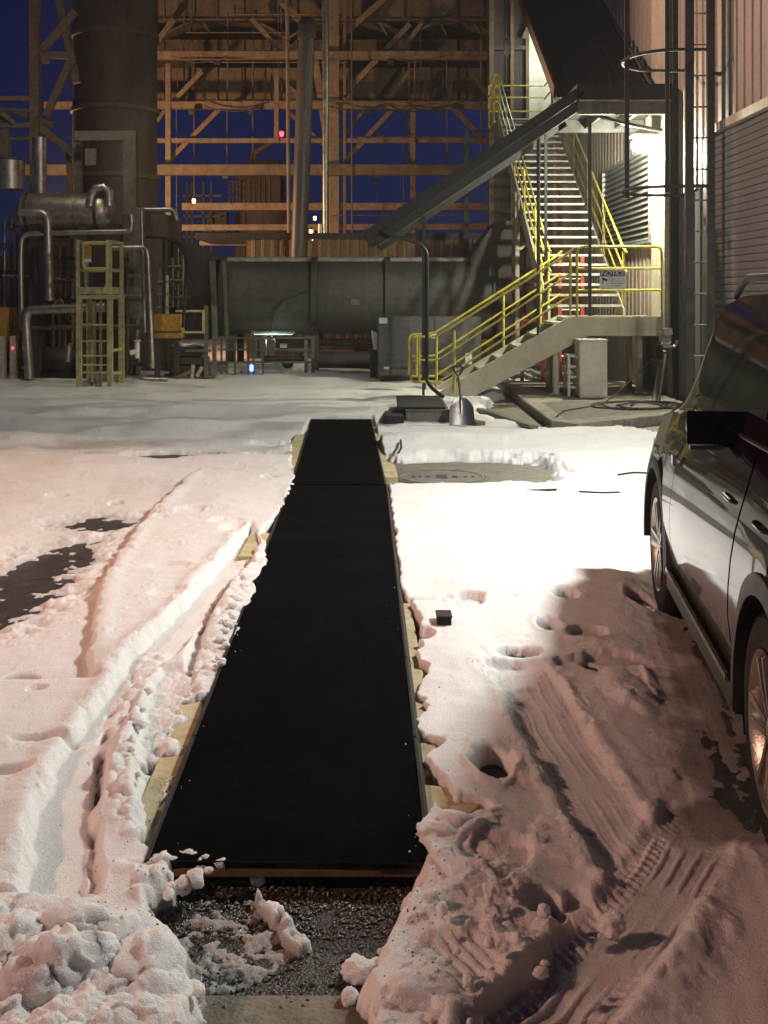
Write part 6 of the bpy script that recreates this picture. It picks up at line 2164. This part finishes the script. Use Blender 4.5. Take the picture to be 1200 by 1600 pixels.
def car():
    yaw = -math.atan2(.30, 2.59)
    c = Vector((1.49, 6.01, 0))
    t = thing('parked_car', 'dark glossy sport utility car parked facing away on the right', 'car', tuple(c), rotz=yaw)
    # local frame: x = v - offset (right), y = u (forwards), z
    OFF = .045            # tyre face sits this far inside the body side
    us = sorted(set([round(x, 4) for x in np.concatenate([np.linspace(-3.62, -3.0, 14), np.linspace(-3.0, -.9, 58), np.linspace(-.9, .45, 44), np.linspace(.45, .90, 14)])]))
    secs = [car_section(u) for u in us]
    m = len(secs[0])
    def pt(i, j, mirror=False):
        v, z = secs[i][j]
        return Vector(((CW - v if mirror else v) - OFF, us[i], z))
    arches = (0.0, -WB)
    def snap(p, j):
        inside = False
        if j <= NSIDE + 1:
            for a in arches:
                dy, dz = p.y - a, p.z - RT
                rho = math.hypot(dy, dz)
                if rho < AR:
                    inside = True
                    if rho < 1e-6:
                        dy, dz, rho = 0, 1, 1
                    p = Vector((p.x, a + dy / rho * AR, RT + dz / rho * AR))
        return p, inside
    # door outlines in (u, row)
    doors = ((-2.10, -.62), (-2.62, -2.14))
    def door_of(u0, u1, j):
        if 2 <= j < NSIDE:
            for k, (a, b) in enumerate(doors):
                if a <= (u0 + u1) / 2 <= b:
                    return k
        return None
    body = MB()
    panel = [[MB() for _ in doors] for _ in range(2)]
    glass = {}
    for mir in (0, 1):
        P_ = [[snap(pt(i, j, mir), j) for j in range(m)] for i in range(len(us))]
        for i in range(len(us) - 1):
            for j in range(m - 1):
                q = [P_[i][j], P_[i + 1][j], P_[i + 1][j + 1], P_[i][j + 1]]
                if all(x[1] for x in q):
                    continue
                vs = [x[0] for x in q]
                k = door_of(us[i], us[i + 1], j)
                sgn = 1 if mir else -1
                if k is not None:
                    vs = [v + Vector((-sgn * .012, 0, 0)) for v in vs]
                    fr = [x[0].copy() for x in q]
                    # keep a shut line round the door
                    for w in fr:
                        a, b = doors[k]
                        w.y = min(max(w.y, a + .008), b - .008)
                    panel[mir][k].add(fr, [(0, 1, 2, 3)])
                body.add(vs, [(0, 1, 2, 3)])
    # end caps
    for i in (0, len(us) - 1):
        ring = [pt(i, j) for j in range(m)] + [pt(i, j, True) for j in range(m - 1, -1, -1)]
        body.add(ring, [tuple(range(len(ring)))])
    under = [Vector((.12, -3.3, .235)), Vector((CW - .2, -3.3, .235)), Vector((CW - .2, .6, .235)), Vector((.12, .6, .235))]
    body.add(under, [(0, 1, 2, 3)])
    body.build('body', M['carpaint'], t, smooth=True, local=True, weld=True)
    for mir in (0, 1):
        for k in range(2):
            dr = panel[mir][k].build('door', M['carpaint'], t, smooth=True, local=True, weld=True)
            # handle
            uu = doors[k][0] + .20
            sgn = 1 if mir else -1
            v = CW - .0 - OFF if mir else -OFF
            MB().tube(bend([(v - sgn * .07, uu - .085, .945), (v - sgn * .036, uu - .07, .95), (v - sgn * .036, uu + .07, .952), (v - sgn * .07, uu + .085, .952)], .02), .008, 8).build('handle', M['carpaint'], dr, smooth=True, local=True)
    # side glass: sheets following the surface, 4 mm proud
    def glass_sheet(u0, u1, mir, nm):
        mb = MB()
        sgn = 1 if mir else -1
        n = 16
        grid = []
        for i in range(n + 1):
            u = u0 + (u1 - u0) * i / n
            s = car_section(u)
            a, b = s[NGLASS0], s[NGLASS1]
            if b[1] - a[1] < .03:
                continue
            col = []
            for j in range(5):
                q = .10 + .70 * j / 4
                v, z = a[0] + (b[0] - a[0]) * q, a[1] + (b[1] - a[1]) * q
                col.append(Vector(((CW - v if mir else v) - OFF + sgn * .005, u, z)))
            grid.append(col)
        vs = [p for c_ in grid for p in c_]
        fs = [(i * 5 + j, (i + 1) * 5 + j, (i + 1) * 5 + j + 1, i * 5 + j + 1) for i in range(len(grid) - 1) for j in range(4)]
        return mb.add(vs, fs).build(nm, M['carglass'], t, smooth=True, local=True)
    for mir in (0, 1):
        glass_sheet(-2.02, -.46, mir, 'window')
        glass_sheet(-2.66, -2.12, mir, 'window')
        glass_sheet(-3.12, -2.74, mir, 'window')
        # bright waist strip
        sgn = 1 if mir else -1
        mb = MB()
        pts = []
        for u in np.linspace(-3.05, -.34, 24):
            s = car_section(u)
            v, z = s[NSIDE]
            pts.append(Vector(((CW - v if mir else v) - OFF + sgn * .006, u, z + .004)))
        mb.tube(pts, .009, 6).build('waist_strip', M['cartrim'], t, smooth=True, local=True)
        # sill moulding with bright lower strip
        x = (CW - .04 - OFF) if mir else (.04 - OFF)
        MB().box(x - .03, x + .03, -WB + AR + .03, -AR - .03, .245, .345).build('sill_moulding', M['cartrim'], t, local=True, bevel=.008)
        MB().box(x + sgn * .030, x + sgn * .044, -WB + AR + .10, -AR - .10, .335, .365).build('sill_strip', M['chrome'], t, local=True, bevel=.004)
        # arch lips and liners
        for a in arches:
            vs, fs = [], []
            n = 26
            xo = (CW - .012 - OFF) if mir else (.012 - OFF)
            for i in range(n + 1):
                g = R(-6) + R(192) * i / n
                cy, cz = math.cos(g), math.sin(g)
                for rr, xx in ((AR - .018, xo - sgn * .10), (AR - .018, xo + sgn * .012), (AR + .012, xo + sgn * .014), (AR + .05, xo + sgn * .006), (AR + .056, xo - sgn * .02)):
                    vs.append((xx, a + cy * rr, max(.20, RT + cz * rr)))
            for i in range(n):
                for j in range(4):
                    fs.append((i * 5 + j, (i + 1) * 5 + j, (i + 1) * 5 + j + 1, i * 5 + j + 1))
            MB().add(vs, fs).build('arch_moulding', M['cartrim'], t, smooth=True, local=True)
            vs, fs = [], []
            for i in range(n + 1):
                g = R(-22) + R(224) * i / n
                for xx in (xo - sgn * .02, xo - sgn * .42):
                    vs.append((xx, a + math.cos(g) * (AR - .01), RT + math.sin(g) * (AR - .01)))
            for i in range(n):
                fs.append((2 * i, 2 * i + 2, 2 * i + 3, 2 * i + 1))
            vs += [(xo - sgn * .42, a, RT)]
            c0 = len(vs) - 1
            for i in range(n):
                fs.append((2 * i + 1, 2 * i + 3, c0))
            MB().add(vs, fs).build('wheel_housing', M['black'], t, local=True)
    # windscreen and rear glass
    for (u0, u1, nm, off) in ((-.58, -.12, 'windscreen', .006), (-3.46, -3.06, 'rear_window', .006)):
        vs, fs = [], []
        n = 10
        for i in range(n + 1):
            u = u0 + (u1 - u0) * i / n
            s = car_section(u)
            row = s[NSIDE + 9:]
            half = [(v, z) for v, z in row]
            full = [Vector((v - OFF, u, z + off)) for v, z in half] + [Vector((CW - v - OFF, u, z + off)) for v, z in half[::-1][1:]]
            vs += full
            w = len(full)
        for i in range(n):
            for j in range(w - 1):
                fs.append((i * w + j, (i + 1) * w + j, (i + 1) * w + j + 1, i * w + j + 1))
        MB().add(vs, fs).build(nm, M['carglass'], t, smooth=True, local=True)
    # roof rails
    for mir in (0, 1):
        v = .30
        x = (CW - v if mir else v) - OFF
        pts = bend([(x, -.70, 1.69), (x, -.92, 1.775), (x, -2.9, 1.765), (x, -3.02, 1.68)], .1)
        MB().tube(pts, .017, 8).build('roof_rail', M['cartrim'], t, smooth=True, local=True)
        MB().tube([(x, -2.0, 1.72), (x, -2.0, 1.79)], .02, 8).build('rail_foot', M['cartrim'], t, local=True)
    MB().box(.40 - OFF, CW - .40 - OFF, -1.32, -1.26, 1.785, 1.815).build('roof_bar', M['black'], t, local=True, bevel=.01)
    # door mirrors
    for mir in (0, 1):
        sgn = 1 if mir else -1
        def X(v):
            return (CW - v if mir else v) - OFF
        nu, nv = 14, 10
        vs, fs = [], []
        cx, cy, cz = .018, -1.66, 1.185
        ru, rv_, rz = .128, .075, .060
        for i in range(nu + 1):
            a = -math.pi / 2 + math.pi * i / nu
            for k in range(nv * 2):
                b = 2 * math.pi * k / (nv * 2)
                ex = 3.0
                ca, sa = math.cos(a), math.sin(a)
                def sp(q):
                    return math.copysign(abs(q) ** (2 / ex), q)
                x = cx + ru * sp(sa)
                y = cy + rv_ * sp(ca) * sp(math.cos(b))
                z = cz + rz * sp(ca) * sp(math.sin(b)) * (1.0 if math.sin(b) > 0 else .85)
                if y < cy - .02:
                    y = cy - .02 - (cy - .02 - y) * .25
                vs.append((X(x + .035), y, z))
        w = nv * 2
        for i in range(nu):
            for k in range(w):
                fs.append((i * w + k, i * w + (k + 1) % w, (i + 1) * w + (k + 1) % w, (i + 1) * w + k))
        mr = MB().add(vs, fs).build('door_mirror', M['carpaint'], t, smooth=True, local=True, weld=True)
        MB().box(X(-.08), X(.16), cy - .058, cy - .050, cz - .062, cz + .066).build('mirror_glass', M['carglass'], mr, local=True, bevel=.003) if not mir else MB().box(X(.16), X(-.08), cy - .058, cy - .050, cz - .062, cz + .066).build('mirror_glass', M['carglass'], mr, local=True, bevel=.003)
        MB().bar((X(.04), cy + .02, cz - .065), (X(.15), cy + .10, cz - .05), .05, .05).build('mirror_arm', M['black'], mr, local=True, bevel=.01)
        xa, xb = sorted((X(-.07), X(.06)))
        MB().box(xa, xb, cy - .062, cy - .045, cz - .082, cz - .066).build('trim_strip', M['chrome'], mr, local=True)
    # fender badge, lamps
    MB().box(.012 - OFF, .022 - OFF, -.66, -.60, .88, .93).build('fender_badge', M['chrome'], t, local=True, bevel=.003)
    for mir in (0, 1):
        x0, x1 = sorted(((CW - .06 - OFF, CW - .42 - OFF) if mir else (.06 - OFF, .42 - OFF)))
        MB().box(x0 + .04, x1, .60, .84, .74, .86).build('headlight', M['lampglass'], t, local=True, bevel=.03)
        x0, x1 = sorted(((CW - .05 - OFF, CW - .25 - OFF) if mir else (.05 - OFF, .25 - OFF)))
        MB().box(x0, x1, -3.60, -3.30, .86, 1.10).build('tail_light', M['taillens'], t, local=True, bevel=.03)
    # wheels
    def wheel(y, mir):
        sgn = 1 if mir else -1
        x0 = (CW - .018 - OFF) if mir else (.018 - OFF)     # outer face
        wth = .225
        xi = x0 - sgn * wth
        w = bpy.data.objects.new('wheel', None)
        COL.objects.link(w)
        w.parent = t
        w.location = ((x0 + xi) / 2, y, RT)
        hx = wth / 2
        prof = [(.235, hx * .80), (.252, hx * .96), (.285, hx), (.325, hx * .97), (.350, hx * .82), (RT, hx * .55), (RT, -hx * .55), (.350, -hx * .82), (.325, -hx * .97), (.285, -hx), (.235, -hx * .8)]
        MB().lathe([(r, h * sgn) for r, h in prof], 56, axis='x', close=True).build('tyre', M['tyre'], w, smooth=True, local=True)
        tb = MB()
        for k in range(56):
            a = 2 * math.pi * k / 56
            ca, sa = math.cos(a), math.sin(a)
            for s in (-1, 1):
                p0 = (hx * .52 * s, ca * (RT - .004), sa * (RT - .004))
                a2 = a + .03 * s
                p1 = (hx * .90 * s, math.cos(a2) * .343, math.sin(a2) * .343)
                tb.bar(p0, p1, .018, .010, up=(0, ca, sa))
        tb.build('tread_blocks', M['tyre'], w, local=True)['kind'] = 'stuff'
        rp = [(.236, hx * .93), (.246, hx * .99), (.240, hx * .90), (.220, hx * .72), (.212, hx * .2), (.212, -hx * .7), (.20, -hx * .7), (.20, hx * .5)]
        rim = MB().lathe([(r, h * sgn) for r, h in rp], 48, axis='x', close=True)
        ro = rim.build('rim', M['alloy'], w, smooth=True, local=True)
        for k in range(5):
            for s in (-1, 1):
                a = 2 * math.pi * k / 5 + s * .17
                a0 = 2 * math.pi * k / 5 + s * .40
                MB().bar((sgn * hx * .72, math.cos(a0) * .045, math.sin(a0) * .045), (sgn * hx * .84, math.cos(a) * .228, math.sin(a) * .228), .032, .040, up=(1, 0, 0)).build('spoke', M['alloy'], w, local=True, bevel=.006)
        MB().lathe([(.001, hx * .93 * sgn), (.028, hx * .92 * sgn), (.055, hx * .84 * sgn), (.062, hx * .5 * sgn), (.001, hx * .5 * sgn)], 24, axis='x').build('hub_cap', M['alloy'], w, smooth=True, local=True)
        MB().lathe([(.001, hx * .25 * sgn), (.175, hx * .25 * sgn), (.175, hx * .05 * sgn), (.001, hx * .05 * sgn)], 30, axis='x').build('brake_disc', M['iron'], w, local=True)
    for y in arches:
        for mir in (0, 1):
            wheel(y, mir)
    return t
car()
# ------------------------------------------------------------------ thin haze added to give the lamps a bloom
def glow_haze():
    o = MB().box(-96, 96, -64, 124, -1.0, 18.0).build('haze', None)
    m = bpy.data.materials.new('haze')
    m.use_nodes = True
    n, l = m.node_tree.nodes, m.node_tree.links
    n.clear()
    out = n.new('ShaderNodeOutputMaterial')
    v = n.new('ShaderNodeVolumePrincipled')
    v.inputs['Color'].default_value = (0.9, 0.9, 0.9, 1)
    v.inputs['Density'].default_value = 0.0010
    v.inputs['Anisotropy'].default_value = 0.0
    l.new(v.outputs[0], out.inputs['Volume'])
    o.data.materials.clear()
    o.data.materials.append(m)
    tag(o, 'thin haze added over the yard for the glow of the lamps', kind='stuff')
glow_haze()
